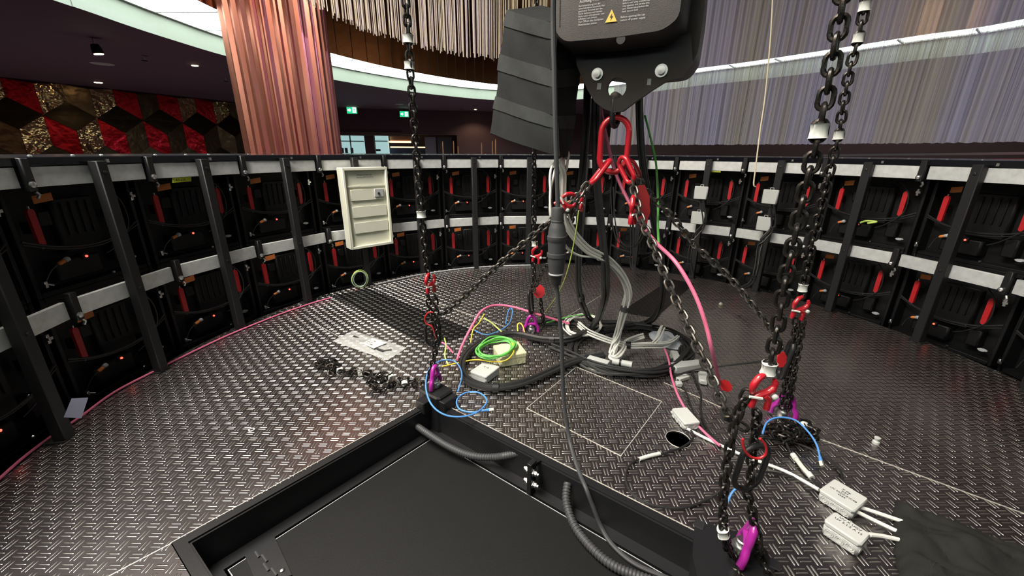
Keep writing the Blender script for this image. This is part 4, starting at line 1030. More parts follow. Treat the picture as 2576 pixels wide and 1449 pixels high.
# control cable with big inline connector
YC = 1.10
t = thing('cable_connector', 'big black rubber inline cable connector hanging left of centre', 'connector', tuple(A(1402, 620, YC)), world=True)
pa_, pb_ = A(1403, 520, YC), A(1399, 700, YC); axn = (pb_-pa_).normalized(); LT = (pb_-pa_).length
def prof(L): return [((w_/2)*1.13/F_, (y-520)/180*LT) for y, w_ in L]
obj('upper_body', MB().lathe(prof([(520, 8), (522, 28), (526, 30), (552, 31), (553, 33), (556, 33), (557, 31), (566, 37), (575, 42), (590, 45), (592, 47)]), pa_, axn, 22), 'darkgrey', t)
obj('collar', MB().lathe(prof([(590, 46), (591, 49), (601, 49), (603, 46), (606, 45)]), pa_, axn, 22), 'darkgrey', t)
obj('lower_body', MB().lathe(prof([(603, 45), (633, 43), (634, 49), (643, 49), (645, 44), (664, 42), (668, 40), (686, 37)]), pa_, axn, 22), 'darkgrey', t)
obj('end_ring', MB().lathe(prof([(685, 36), (686, 39), (689, 39), (690, 35)]), pa_, axn, 22), 'greyplug', t)
obj('gland', MB().lathe(prof([(689, 30), (700, 28), (716, 24), (720, 12)]), pa_, axn, 18), 'cable', t)
cable('control_cable', 'dark grey control cable running from the hoist down to the big connector', 'cable', [HO+lx*-.12+ly*.02+Vector((0, 0, 1.60)), A(1389, -200, 1.16)]+cA_([(1392, -60), (1392, 60), (1395, 200), (1398, 350), (1402, 480), (1403, 524)], YC), .0062, 'darkgrey')
cable('control_cable', 'dark grey cable running from the big connector over the pit edge into the pit', 'cable', [A(1399, 712, YC), A(1404, 760, YC), A(1413, 860, YC), A(1416, 960, YC), A(1421, 1035, 1.085), A(1435, 1115, 1.045), G(1456, 1185, .012), G(1474, 1228, .009), G(1491, 1272, -.030), G(1512, 1325, -.078), G(1542, 1372, -.094), G(1600, 1420, -.096), G(1700, 1462, -.096)], .0062, 'darkgrey')
def bundle(name, label, cat, pts, k, spread, r_, m, seed, group=None, tapes=(), wob=.3, sm=8, n=6, tapem='cable'):
    t_ = None; P = PT(pts) if len(pts[0]) != 3 or not isinstance(pts[0], Vector) else pts
    for i, q in enumerate(bundle_paths(P, k, spread, seed, sm, wob)):
        if t_ is None:
            t_ = thing(name, label, cat, tuple(q[0]), 0, group, world=True)
        obj('strand', MB().tube(q, r_, n), m, t_)
    Q = cr_path(P, sm)
    for tp in tapes:
        tp = PT([tp])[0]; j = min(range(1, len(Q)-1), key=lambda i: (Q[i]-tp).length); d = (Q[j+1]-Q[j-1]).normalized()
        obj('tape', MB().tube([Q[j]-d*.012, Q[j]+d*.012], spread+r_*1.15, 12), tapem, t_)
    return t_
bundle('white_cable_bundle', 'off white cable bundle hanging in a curve behind the big connector to the pile', 'cable bundle', [(1422, 385, 1.45), (1415, 430, 1.42), (1413, 500, 1.42), (1430, 570, 1.45), (1475, 625, 1.50), (1530, 655, 1.54), (1566, 695, 1.58), (1580, 735, 1.60), (1572, 775, 1.62), (1556, 835, 1.66), (1540, 890, .03)], 8, .014, .0043, 'whitecable', 3, tapes=[(1570, 775, 1.62)], tapem='darkgrey')
bundle('white_cable', 'single off white cables bulging out left of the big connector', 'cable', [(1408, 395, 1.40), (1390, 430, 1.38), (1384, 480, 1.36), (1388, 550, 1.36), (1420, 615, 1.44), (1455, 642, 1.49), (1510, 652, 1.53), (1560, 690, 1.57)], 2, .007, .0040, 'whitecable', 5)
# long black cable bundles hanging behind the hoist
MT['cab2'] = mat('worn_black_cable', (0.022, 0.022, 0.022, 1), 0.42, var=.3)
bundle('black_cable_bundle', 'thick black cables hanging behind the red ring and looping across the deck leftwards', 'cable bundle', [(1500, 150, 1.55), (1500, 300, 1.55), (1502, 430, 1.55), (1513, 560, 1.54), (1524, 680, 1.52), (1518, 760, 1.55), (1490, 820, .07), (1440, 850, .045), (1370, 852, .03), (1290, 838, .04), (1225, 855, .03), (1180, 885, .02), (1162, 920, .018), (1175, 955, .018), (1230, 975, .018), (1300, 968, .018), (1370, 942, .018), (1440, 912, .02), (1520, 895, .03)], 3, .0095, .0085, 'cab2', 8, tapes=[(1245, 977, .018), (1388, 850, .03)])
bundle('black_cable_bundle', 'black cable bundle hanging just left of the red ring and turning at the floor', 'cable bundle', [(1480, 150, 1.66), (1476, 300, 1.66), (1466, 430, 1.66), (1458, 560, 1.66), (1455, 690, 1.68), (1466, 765, 1.72), (1495, 808, .05), (1560, 812, .03), (1640, 820, .03)], 3, .009, .0068, 'cab2', 12, tapes=[(1462, 750, 1.7)])
bundle('black_cable_bundle', 'black cable bundle hanging right of the red ring and curling back to the pile', 'cable bundle', [(1608, 150, 1.66), (1610, 300, 1.66), (1618, 420, 1.66), (1640, 540, 1.68), (1660, 640, 1.72), (1668, 720, 1.75), (1655, 785, 1.80), (1625, 812, .03), (1575, 820, .03), (1520, 826, .03)], 4, .010, .0062, 'cab2', 15)
# coils on the deck
def coil(name, label, pxc, rx_, ry_, k, r_, m, seed, z0=.008, jit=.012, rot=0.0, turns=1):
    c_ = G(*pxc); e1 = (G(pxc[0]+rx_, pxc[1])-c_); e2 = (G(pxc[0], pxc[1]-ry_)-G(pxc[0], pxc[1]+ry_))/2
    t_ = thing(name, label, 'cable coil', tuple(c_), world=True); rn = random.Random(seed)
    for i in range(k):
        a0_ = rn.uniform(0, 6); kx, ky = 1+rn.uniform(-.12, .08), 1+rn.uniform(-.16, .1); oo = Vector((rn.uniform(-jit, jit), rn.uniform(-jit, jit), 0))
        zz = z0+rn.uniform(0, 1)*r_*2.2
        pts = [c_+oo+e1*kx*math.cos(a0_+2*PI*j/14)+e2*ky*math.sin(a0_+2*PI*j/14)+Vector((0, 0, zz+r_*1.2*math.sin(j*2.1+i))) for j in range(14)]
        obj('turn', MB().tube(cr_path(pts, 4, True), r_, 6, closed=True), m, t_)
    return t_
coil('black_cable_coil', 'large coil of black cables on the deck in the middle of the pile', (1585, 878), 148, 55, 8, .0062, 'cab2', 21, jit=.02)
coil('black_cable_coil', 'smaller coil of black cables at the left end of the pile, behind the beige box', (1400, 838), 75, 28, 5, .0060, 'cab2', 22, jit=.02)
coil('white_cable_coil', 'coil of off white cable at the back of the pile near the hanging black loop', (1468, 832), 46, 26, 5, .0040, 'whitecable', 23, z0=.03)
bundle('white_cable_bundle', 'tied bundle of off white cables lying across the middle of the pile', 'cable bundle', [(1455, 815, .05), (1480, 835, .05), (1530, 855, .05), (1580, 868, .05), (1630, 868, .05), (1680, 866, .04), (1705, 850, .04)], 6, .012, .0040, 'whitecable', 25, tapes=[(1577, 868, .05)])
bundle('white_cable_bundle', 'bent end of off white cables folding back under the hanging white bundle', 'cable bundle', [(1545, 880, .04), (1538, 898, .03), (1552, 900, .03), (1568, 880, .04), (1572, 862, .05), (1600, 850, .05), (1620, 845, .06)], 6, .011, .0040, 'whitecable', 26)
bundle('white_cable_bundle', 'short cut off white cable ends sticking up at the right of the pile', 'cable bundle', [(1640, 866, .05), (1655, 850, .07), (1664, 830, .09), (1668, 822, .10)], 4, .009, .0040, 'whitecable', 27)
bundle('black_cable_bundle', 'flat run of black cables along the front of the pile', 'cable bundle', [(1385, 872, .02), (1430, 890, .02), (1490, 915, .02), (1560, 932, .02), (1640, 938, .02), (1700, 920, .02), (1735, 880, .02)], 5, .014, .0056, 'cab2', 28)
# pink conduits
cable('pink_conduit', 'pink conduit hanging from the hoist and sweeping down to the deck at right', 'conduit', PT([(1502, 230, 1.62), (1522, 330, 1.60), (1545, 425, 1.58), (1578, 500, 1.50), (1612, 560, 1.42), (1650, 610, 1.34), (1700, 660, 1.24), (1745, 735, 1.18), (1775, 815, 1.14), (1795, 900, 1.14), (1815, 985, .02)]), .0064, 'pink')
cable('pink_conduit', 'pink conduit arching over the left of the cable pile', 'conduit', PT([(1150, 905, .02), (1163, 868, .03), (1190, 815, .09), (1212, 782, .13), (1245, 768, .13), (1290, 772, .12), (1350, 790, .10), (1432, 814, .05)]), .0062, 'pink')
cable('pink_conduit', 'pink conduit running from the pile over the deck towards the nearest chain', 'conduit', PT([(1672, 878, .05), (1682, 905, .04), (1690, 950, .02), (1708, 1000, .015), (1740, 1052, .012), (1775, 1090, .012), (1812, 1122, .012)]), .0044, 'pink')
cable('pink_conduit', 'pink conduit lying along the foot of the left drum wall', 'conduit', PT([(-40, 1240), (0, 1203), (60, 1150), (130, 1097), (200, 1050), (290, 985), (390, 933), (430, 912), (520, 868), (600, 832), (700, 792), (780, 764), (832, 749)]), .0045, 'pink')
cable('pink_wire', 'short stub of pink wire left of the pile', 'wire', PT([(1112, 862, .05), (1122, 868, .05), (1140, 888, .02)]), .004, 'pink')
# green, yellow and blue cables
cable('green_cable', 'green cable hanging from the hoist beside the right cable bundle', 'cable', PT([(1622, 290, 1.68), (1636, 345, 1.66), (1650, 410, 1.62), (1655, 500, 1.52), (1655, 570, 1.44), (1657, 612, 1.36)]), .0042, 'green')
cable('green_wire', 'green wire rising behind the pink arch over the pile', 'wire', PT([(1218, 800, .05), (1240, 815, .04), (1262, 835, .02)]), .0035, 'limey')
cable('green_wire', 'green and yellow wire running along the back of the pile', 'wire', PT([(1375, 812, .05), (1410, 802, .05), (1450, 793, .05), (1490, 792, .04)]), .0036, 'green')
cable('yellow_wire', 'yellow wire bending beside the pink arch', 'wire', PT([(1218, 790, .12), (1205, 812, .10), (1190, 830, .07), (1184, 862, .02)]), .0032, 'yellow')
cable('yellow_wire', 'yellow wire loop in front of the rear magenta eye', 'wire', PT([(1303, 836, .02), (1302, 818, .05), (1308, 813, .06), (1315, 820, .05), (1320, 838, .02)]), .0035, 'yellow')
cable('yellow_wire', 'yellow wire crossing the green coil in front of the beige box', 'wire', PT([(1112, 922, .02), (1165, 910, .02), (1200, 905, .05), (1245, 910, .05), (1275, 905, .06), (1292, 885, .07), (1288, 862, .07), (1272, 851, .06)]), .0030, 'yellow')
cable('lime_wire', 'thin yellow green wire hanging from the sling to the deck beside the connector cable', 'wire', PT([(1456, 530, 1.32), (1446, 600, 1.34), (1425, 690, 1.40), (1400, 745, 1.6), (1372, 785, .02)]), .0022, 'limey')
cable('lime_wire', 'short lime green wire standing beside the left front lifting eye', 'wire', PT([(1118, 850, .08), (1122, 870, .05), (1119, 895, .03), (1128, 918, .01)]), .0032, 'limey')
gc = thing('green_cable_coil', 'coil of bright green cable lying on the beige box', 'cable coil', tuple(G(1246, 885, .05)), world=True)
rn = random.Random(31); c_ = G(1246, 880, .06); e1, e2 = G(1292, 868, .06)-c_, G(1236, 858, .06)-c_
for i in range(7):
    kx, ky = 1+rn.uniform(-.14, .06), 1+rn.uniform(-.2, .2); a0_ = rn.uniform(0, 6); oo = Vector((rn.uniform(-.008, .008), rn.uniform(-.008, .008), .004+i*.0026))
    obj('turn', MB().tube(cr_path([c_+oo+e1*kx*math.cos(2*PI*j/12+a0_)+e2*ky*math.sin(2*PI*j/12+a0_)+Vector((0, 0, .004*math.sin(j*1.7+i))) for j in range(12)], 4, True), .0034, 6, closed=True), 'green', gc)
def lan(label, pts, plug=True):
    P = PT(pts); o = cable('network_cable', label, 'cable', P, .0030, 'blue', 'blue network cables')
    if plug:
        d = (P[-1]-P[-2]).normalized(); obj('boot', MB().tube([P[-1]-d*.004, P[-1]+d*.012], [.0045, .0055], 8), 'blue', o); obj('plug', MB().tube([P[-1]+d*.012, P[-1]+d*.028], .0062, 4), MT['clearplug'], o)
    return o
MT['clearplug'] = mat('milky_plug', (0.65, 0.65, 0.55, 1), 0.3)
lan('blue network cable curling in two loops over the back corner of the pit', [(1152, 985, .04), (1162, 940, .05), (1145, 910, .07), (1112, 907, .08), (1082, 925, .09), (1071, 968, .09), (1084, 1015, .07), (1118, 1043, .05), (1165, 1048, .04), (1205, 1034, .035), (1225, 1008, .03), (1205, 988, .025), (1172, 988, .025), (1150, 1005, .025), (1155, 1028, .03), (1185, 1037, .03), (1222, 1032, .03)])
lan('blue network cable arching over the loose chain at right', [(1918, 1092, .03), (1930, 1062, .05), (1960, 1050, .06), (2000, 1057, .06), (2032, 1085, .05), (2054, 1118, .035), (2063, 1152, .02)])
lan('folded blue network cable near the rear magenta eye', [(1272, 815, .02), (1278, 785, .06), (1285, 775, .07), (1289, 785, .06), (1282, 812, .02), (1260, 830, .015), (1225, 842, .015), (1195, 832, .015)], False)
lan('short blue network cable behind the nearest magenta eye', [(1852, 1228, .06), (1840, 1242, .05), (1830, 1265, .03)], False)
# corrugated conduits in the pit
def conduit(label, pts, r_):
    P = resample(cr_path(PT(pts), 10), .0022); rad = [r_*(1.0 if (i//2) % 2 else .86) for i in range(len(P))]
    o = obj('corrugated_conduit', MB().tube(P, rad, 14), 'darkgrey'); tagp(o, label, 'conduit', 'grey conduits in the pit')
conduit('grey corrugated conduit bowing between the two back walls of the pit', [(1030, 1058, -.055), (1075, 1090, -.055), (1130, 1124, -.062), (1185, 1146, -.066), (1245, 1150, -.055), (1308, 1139, -.020)], .0125)
conduit('grey corrugated conduit leaving the right pit wall towards the bottom of the picture', [(1428, 1214, -.024), (1425, 1262, -.055), (1445, 1322, -.078), (1495, 1385, -.088), (1560, 1432, -.090), (1680, 1475, -.090)], .0125)
# loop cable from the small grey box
t = cable('loop_cable', 'thin black cable with white sleeve looping on the deck in front of the round hole', 'cable', PT([(1738, 1082, .014), (1744, 1100, .01), (1722, 1122, .005), (1680, 1138), (1640, 1146), (1600, 1158), (1578, 1180), (1575, 1210), (1592, 1244), (1640, 1270), (1715, 1278), (1780, 1256), (1818, 1230, .02)]), .0034, 'cable')
obj('white_sleeve', MB().tube(PT([(1660, 1141, .0065), (1634, 1147, .0065), (1608, 1155, .0065)]), .0062, 10), 'tape', t)
cable('white_cable', 'flat white cable running from the small grey box under the nearest chain', 'cable', PT([(1728, 1078, .015), (1760, 1095), (1812, 1120), (1880, 1150), (1930, 1168), (1985, 1190), (2060, 1232, .02)]), .0050, 'whitecable')
for i, (lb, L) in enumerate((('thin black cable from the pile passing right of the pink conduit', [(1690, 935), (1725, 985), (1745, 1040), (1775, 1085), (1815, 1118)]), ('thin black cable from the pile curving down to the nearest chain', [(1740, 935), (1762, 985), (1764, 1040), (1785, 1085), (1825, 1125)]), ('thin black cable running straight from the pile to the white tape on the nearest chain', [(1700, 945, .02), (1750, 930, .05), (1850, 917, .12), (1930, 908, .20)]), ('black cable running from the nearest lifting point to the upper handwritten box', [(1900, 1185, .02), (1950, 1190), (2000, 1202), (2062, 1236, .015)]), ('black cable loop lying behind the upper handwritten box', [(1920, 1100), (1990, 1110), (2060, 1140), (2110, 1180), (2120, 1205, .01)]))):
    cable('black_cable', lb, 'cable', PT(L), .0034, 'cable', 'thin black cables')
t = cable('sleeved_cable', 'black cable end with a cream sleeve lying right of the nearest chain', 'cable', PT([(1975, 1108, .02), (1985, 1130, .015), (2000, 1155, .01), (2042, 1203, .008), (2075, 1240, .012)]), .0034, 'cable')
obj('cream_sleeve', MB().tube(PT([(1998, 1148, .011), (2018, 1175, .010), (2040, 1200, .009)]), .0068, 10), 'cream', t)
obj('tape', MB().tube(PT([(1995, 1144, .011), (2003, 1156, .011)]), .0085, 10), 'tape', t); obj('tape', MB().tube(PT([(2033, 1190, .010), (2043, 1203, .009)]), .0085, 10), 'tape', t)
for lb, L in (('white cable leaving the upper handwritten box to the right into the dark cloth', [(2160, 1275, .018), (2200, 1288, .015), (2270, 1312, .015)]), ('white cable leaving the upper handwritten box, lower of two', [(2155, 1287, .018), (2205, 1312, .012), (2275, 1345, .012)]), ('white cable leaving the lower handwritten box into the dark cloth', [(2188, 1345, .02), (2225, 1350, .015), (2280, 1362, .012)])):
    cable('white_cable', lb, 'cable', PT(L), .0052, 'whitecable', 'white cables at the handwritten boxes')
cable('grey_cable', 'grey cable lying along the foot of the back drum wall', 'cable', PT([(945, 716), (1000, 703), (1062, 690), (1130, 680), (1195, 673), (1265, 669), (1335, 667)]), .006, 'greyplug')
cable('cream_cord', 'single cream cord hanging in front of the upper rail at right', 'cord', tall(PT([(1945, -30, 2.6), (1938, 100, 2.6), (1925, 240, 2.6), (1912, 330, 2.55), (1901, 420, 2.5), (1896, 462, 2.48), (1900, 470, 2.48)])), .004, 'cord')
# cables draped on the drum wall
for lb, L, k in (('black cables drooping on the drum wall behind the right hanging bundle', [(1540, 470, 3.1), (1545, 560, 3.05), (1560, 610, 3.0), (1590, 620, 3.0), (1620, 580, 3.0), (1625, 500, 3.0)], 3), ('black cables falling from the left pair of white wall boxes', [(1765, 505, 2.75), (1772, 560, 2.72), (1745, 600, 2.72), (1735, 650, 2.70), (1742, 690, 2.70)], 3), ('black cables falling from the right pair of white wall boxes', [(1942, 515, 2.42), (1945, 570, 2.40), (1915, 610, 2.40), (1905, 670, 2.36), (1890, 710, 2.34), (1860, 728, 2.34)], 4), ('black cables rising from the deck edge at the back wall, right of centre', [(1590, 560, 3.0), (1590, 630, 2.98), (1592, 672, 2.95), (1625, 690, 2.85)], 3)):
    bundle('wall_cables', lb, 'cable bundle', L, k, .012, .0045, 'cable', 40+k, 'cables draped on the drum wall')
MT['palegreen'] = mat('pale_green_wire', (0.40, 0.52, 0.40, 1), .45)
cw = thing('green_wire_coil', 'coil of green and yellow wire at the wall foot under the cream box', 'cable coil', tuple(A(905, 700, 2.62)), world=True)
for i in range(5):
    rn = random.Random(50+i); c_ = A(904+rn.uniform(-2, 2), 703, 2.60); k = 1+rn.uniform(-.12, .12)
    obj('turn', MB().tube([c_+Vector((.040*k*math.cos(2*PI*j/20), .03*math.cos(2*PI*j/20)+.004*i, .058*k*math.sin(2*PI*j/20))) for j in range(20)], .0022, 6, closed=True), 'limey' if i % 2 else MT['palegreen'], cw)
# ================================================================ BOXES AND SMALL THINGS
def tbox_frame(c4, h):
    P = [G(x, y, h) for x, y in c4]; c_ = sum(P, Vector())/4
    ex = (P[1]-P[0]+P[2]-P[3])/2; ey = (P[3]-P[0]+P[2]-P[1])/2; sx_, sy_ = ex.length, ey.length
    ex.normalize(); ey = (ey-ex*ey.dot(ex)).normalized()
    return c_, ex, ey, sx_, sy_
def m3_(ex, ey): return Matrix((ex, ey, ex.cross(ey))).transposed()
def jbox(label, c4, h, m, lid=.012, knock=None, text=(), tsize=.016, group=None, lugs=True, name='junction_box'):
    c_, ex, ey, sx_, sy_ = tbox_frame(c4, h); t_ = thing(name, label, 'box', (c_.x, c_.y, 0), 0, group, world=True); mm = m3_(ex, ey)
    obj('base', MB().box((c_.x, c_.y, (h-lid)/2+.001), (sx_*.97, sy_*.97, h-lid), mm, .006), m, t_)
    obj('lid', MB().box((c_.x, c_.y, h-lid/2), (sx_, sy_, lid), mm, .006), m, t_)
    for side, n_ in (knock or ()):
        d, tn2, half, ln = {'y-': (-ey, ex, sy_/2*.97, sx_), 'y+': (ey, ex, sy_/2*.97, sx_), 'x-': (-ex, ey, sx_/2*.97, sy_), 'x+': (ex, ey, sx_/2*.97, sy_)}[side]
        for i in range(n_):
            o_ = Vector((c_.x, c_.y, (h-lid)*.5+.002))+d*half+tn2*ln*((i+.5)/n_-.5)*.86; r_ = min((h-lid)*.42, ln/n_*.36)
            g_ = MB()
            for k in (1.0, .6): g_.tube([o_+(tn2*math.cos(2*PI*j/16)+up*math.sin(2*PI*j/16))*r_*k+d*.0004 for j in range(16)], .0009, 5, closed=True)
            obj('knockout', g_, m, t_)
    if lugs: obj('lug', MB().box(Vector((c_.x, c_.y, .005))-ey*(sy_/2+.006)-ex*sx_*.25, (.016, .018, .006), mm, .002), m, t_)
    return t_, c_, ex, ey, sx_, sy_
t, c_, ex, ey, sx_, sy_ = jbox('square white junction box marked E/8 in front of the green coil', [(1211, 907), (1253, 920), (1228, 951), (1189, 935)], .036, 'white')
text_mesh('E / 8', .013, Vector((c_.x, c_.y, .0364))-ex*.014+ey*.008*-1, ex, ey if ex.cross(ey).z > 0 else -ey, 'handwriting', 'ink', t)
jbox('beige adaptable box under the coil of green cable', [(1243, 869), (1308, 857), (1323, 889), (1254, 897)], .055, 'beige', .020, (('y+', 2), ('x+', 1)), lugs=False)
jbox('small light grey junction box standing beside the round hole', [(1690, 1025), (1728, 1025), (1763, 1061), (1722, 1068)], .030, 'white', .010, (('x-', 3), ('y+', 2)))
t, c_, ex, ey, sx_, sy_ = jbox('white junction box with four lines of handwriting at lower right, upper of two', [(2097, 1198), (2177, 1253), (2160, 1288), (2062, 1236)], .036, 'white', .012, (('y+', 3), ('x-', 1)))
zt_ = .0364
def hand(rows, c_, ex, ey, z, size, dx=0.0, dy=0.0, rot=0):
    yd = ey if ex.cross(ey).z > 0 else -ey
    for i, s_ in enumerate(rows):
        text_mesh(s_, size, Vector((c_.x, c_.y, z))+ex*dx+yd*(dy-i*size*1.15), ex, yd, 'handwriting', 'ink', t, align='CENTER')
hand(['X-dig.', 'DE3', 'UV 5473NNC4B', '4584'], c_, ex, ey, zt_, .0088, 0, .013)
t, c_, ex, ey, sx_, sy_ = jbox('white junction box with two lines of handwriting at lower right, lower of two', [(2101, 1288), (2198, 1344), (2163, 1370), (2071, 1304)], .044, 'white', .014, (('y+', 3), ('x+', 2)))
hand(['UV X UGV', 'UV 5.1.5 A 15'], c_, ex, ey, .0444, .0098, 0, .012)
# distribution board on the drum wall
nb = Vector((math.sin(R(44)), -math.cos(R(44)), 0))*-1   # outward direction
ob = drum(-2.0, 1.70); 
def DB(px, py, d=0.0): return PL(px, py, ob+nb*d, nb)
fq = [DB(859, 426), DB(972, 417), DB(990, 611), DB(884, 630)]
ctr = sum(fq, Vector())/4; dx_ = up.cross(nb).normalized()*-1
if dx_.dot(fq[1]-fq[0]) < 0: dx_ = -dx_
wB = ((fq[1]-fq[0]).dot(dx_)+(fq[2]-fq[3]).dot(dx_))/2; hB = ((fq[0]-fq[3]).z+(fq[1]-fq[2]).z)/2
t = thing('distribution_board', 'cream coloured distribution board mounted on the back left of the drum wall', 'electrical box', tuple(ctr+nb*.08), world=True)
mD = Matrix((dx_, nb, up)).transposed()
def DL(x, y, z): return ctr+dx_*x+nb*y+up*z
bd = MB(); th_ = .016
bd.box(DL(0, .050, 0), (wB, .064, hB), mD, .006)
for sx2 in (-1, 1): bd.box(DL(sx2*(wB/2-th_/2), .010, 0), (th_, .030, hB), mD, .003)
for sz2 in (-1, 1): bd.box(DL(0, .010, sz2*(hB/2-th_/2)), (wB-th_, .030, th_), mD, .003)
obj('case', bd, 'cream', t)
for i, z in enumerate((.36, .19-.02, -.02-.02, -.24)):
    zz = z*hB
    if i: obj('module_cover', MB().box(DL(.01, .012, zz), (wB*.78, .010, hB*.135), mD, .002), 'cream', t)
obj('ridge', MB().box(DL(0, .013, .275*hB), (wB*.86, .008, .010), mD, .002), 'cream', t)
br_ = obj('breaker', MB().box(DL(wB*.27, .006, .185*hB), (.062, .014, .050), mD, .002), 'greyplug', t); obj('switch', MB().box(DL(wB*.25, -.002, .180*hB), (.012, .012, .014), mD, .002), 'steel', br_)
for i, s_ in enumerate(('Verteiler UV LED 0,4kV', 'Spannung 400V AC 50 Hz')): text_mesh(s_, .0105, DL(0, .0155, .405*hB-i*.014), dx_, up, 'print', 'ink', t, .0006, 'CENTER')
for zz in (.235, .035, -.175): text_mesh('1 2 3 4 5 6 7 8 9 10 11', .0075, DL(0, .0062 if zz < .2 else .0062, zz*hB-.004+.0), dx_, up, 'print', MT['greyplug'], t, .0006, 'CENTER')
# white boxes hooked on the drum wall
for (px, py), k, lb in (((1763, 485), 4.0, 'upper left of the four white wall boxes on the drum'), ((1755, 548), 4.0, 'lower left of the four white wall boxes on the drum'), ((1937, 495), 5.0, 'upper right of the four white wall boxes on the drum'), ((1922, 563), 5.0, 'lower right of the four white wall boxes on the drum')):
    o_ = drum(k, 1.745); n_ = Vector((math.sin(ang(k)), math.cos(ang(k)), 0)); p = PL(px, py, o_, n_)
    t = thing('wall_box', lb, 'box', tuple(p), -ang(k), 'white boxes on the drum wall')
    obj('lid', MB().box((0, 0, 0), (.088, .014, .088), None, .008), 'white', t); obj('base', MB().box((0, .018, 0), (.082, .024, .082), None, .006), 'white', t)
    obj('hanger', MB().tube([(-.010, .010, .042), (-.010, .010, .054), (.010, .010, .054), (.010, .010, .042)], .002, 6), 'white', t)
# yellow labels
def lab(label, px, py, w_, h_, k, r_, txt, name='yellow_label'):
    n_ = Vector((math.sin(ang(k)), math.cos(ang(k)), 0)); o_ = drum(k, r_); q_ = [PL(px+a*w_/2, py+b*h_/2, o_, n_) for a, b in ((-1, 1), (1, 1), (1, -1), (-1, -1))]
    z0, z1 = (q_[0].z+q_[1].z)/2, (q_[2].z+q_[3].z)/2
    for v, z in zip(q_, (z0, z0, z1, z1)): v.z = z
    o = obj(name, MB().prism(q_, [v-n_*.0012 for v in q_]), 'yellowlabel', None, False); tagp(o, label, 'label', 'yellow labels')
    if txt: text_mesh(txt, (z1-z0)*.75, q_[0]-n_*.0012+up*(z1-z0)*.22+(q_[1]-q_[0])*.06, q_[1]-q_[0], up, 'handwriting', 'ink', o, .0005)
lab('bright yellow handwritten label under the upper rail on the left', 457, 452, 48, 12, -4.4, 1.828, 'S.4/3 x18')
lab('yellow label stuck on the upper rail left of the rear chain', 1308, 398, 34, 6, .8, 1.826, '2/10 x2')
lab('yellow label under the upper rail above the left pair of white boxes', 1798, 429, 30, 8, 4.2, 1.828, 'S./x 1')
cable('lime_wire', 'short piece of yellow green wire on a panel in the right drum wall', 'wire', PT([(2165, 560, 2.12), (2180, 556, 2.12), (2205, 558, 2.08), (2182, 562, 2.1)]), .005, 'limey')
# dark cloth at lower right
cl_ = [G(x, y) for x, y in ((2250, 1268), (2300, 1285), (2385, 1315), (2500, 1355), (2640, 1420), (2640, 1560), (2440, 1600), (2300, 1540), (2262, 1452), (2248, 1370))]
cc3 = sum(cl_, Vector())/len(cl_); rows = []; nR, nA2 = 16, 80
edge = cr_path(cl_, 8, True); rn = random.Random(61)
for i in range(nR+1):
    f = 1-i/nR*.985; rw = []
    for j in range(nA2):
        e = edge[int(j*len(edge)/nA2)]; p = cc3+(e-cc3)*f*(1+.025*math.sin(j*1.9)*(f > .8))
        h = .003+.034*(1-f**3)**.5*(.55+.45*math.sin(p.x*31+p.y*17)*math.sin(p.y*37-p.x*11))+.007*abs(math.sin(p.x*67+p.y*43+math.sin(p.y*50)*1.2))*(1-f**4)+.012*abs(math.sin((p.x+p.y)*28+math.sin(p.x*21)*1.5))*(1-f**4)
        rw.append(Vector((p.x, p.y, max(.002, h))))
    rows.append(rw)
base_ = [Vector((v.x, v.y, .0005)) for v in rows[0]]
o = obj('dark_cloth', MB().loft([base_]+rows), 'cloth'); tagp(o, 'crumpled dark cloth lying on the deck in the lower right corner', 'cloth')
# clear bag with label
def film(name, tint, alpha, rough=.15):
    b = NT(name); p = b.n('ShaderNodeBsdfPrincipled', i_Roughness=rough); p.inputs['Base Color'].default_value = tint
    tr = b.n('ShaderNodeBsdfTransparent'); m = b.n('ShaderNodeMixShader', i_0=alpha); b.L(tr.outputs[0], m.inputs[1]); b.L(p.outputs[0], m.inputs[2]); b.L(m.outputs[0], b.out.inputs[0]); return b.m
MT['film'] = film('clear_plastic_film', (0.80, 0.80, 0.76, 1), .42); MT['milk'] = film('milky_plastic_film', (0.85, 0.86, 0.92, 1), .80, .25)
def filmthing(name, label, cat, corners, m, h, n=14, seed=1, disc=False):
    q_ = [G(x, y) for x, y in corners]; rn = random.Random(seed); rows = []
    for i in range(n+1):
        u = i/n; rw = []; uu = u*2-1
        for j in range(n+1):
            v = j/n; vv = v*2-1
            if disc: u2, v2 = (uu*math.sqrt(1-vv*vv/2)+1)/2, (vv*math.sqrt(1-uu*uu/2)+1)/2
            else: u2, v2 = u, v
            p = (q_[0]*(1-u2)+q_[1]*u2)*(1-v2)+(q_[3]*(1-u2)+q_[2]*u2)*v2
            z = .003+h*(math.sin(PI*u)*math.sin(PI*v))**.6*(.7+.3*math.sin(u*9+v*4)*math.sin(v*11-u*3))+rn.uniform(0, .0012)
            rw.append(Vector((p.x, p.y, z)))
        rows.append(rw)
    o = obj(name, MB().grid(rows), m); tagp(o, label, cat); return o
fb = filmthing('clear_bag', 'clear plastic bag with white label lying on the deck left of the chains', 'bag', [(836, 860), (888, 833), (1024, 876), (975, 908)], 'film', .022)
lq = [G(x, y, .021) for x, y in ((911, 864), (937, 851), (973, 863), (940, 877))]
o2_ = obj('label', MB().prism(lq, [v+Vector((0, 0, .001)) for v in lq]), 'tape', fb, False)
lxd, lyd = (lq[2]-lq[1]).normalized(), (lq[1]-lq[0]).normalized()
for i, s_ in enumerate(('4 x M8', '8,8-10', 'ISO 7380')): text_mesh(s_, .014, lq[0]+lyd*(.040-i*.016)+lxd*.006+up*.0012, lxd, lyd, 'print', 'ink', o2_ if False else fb, .0003)
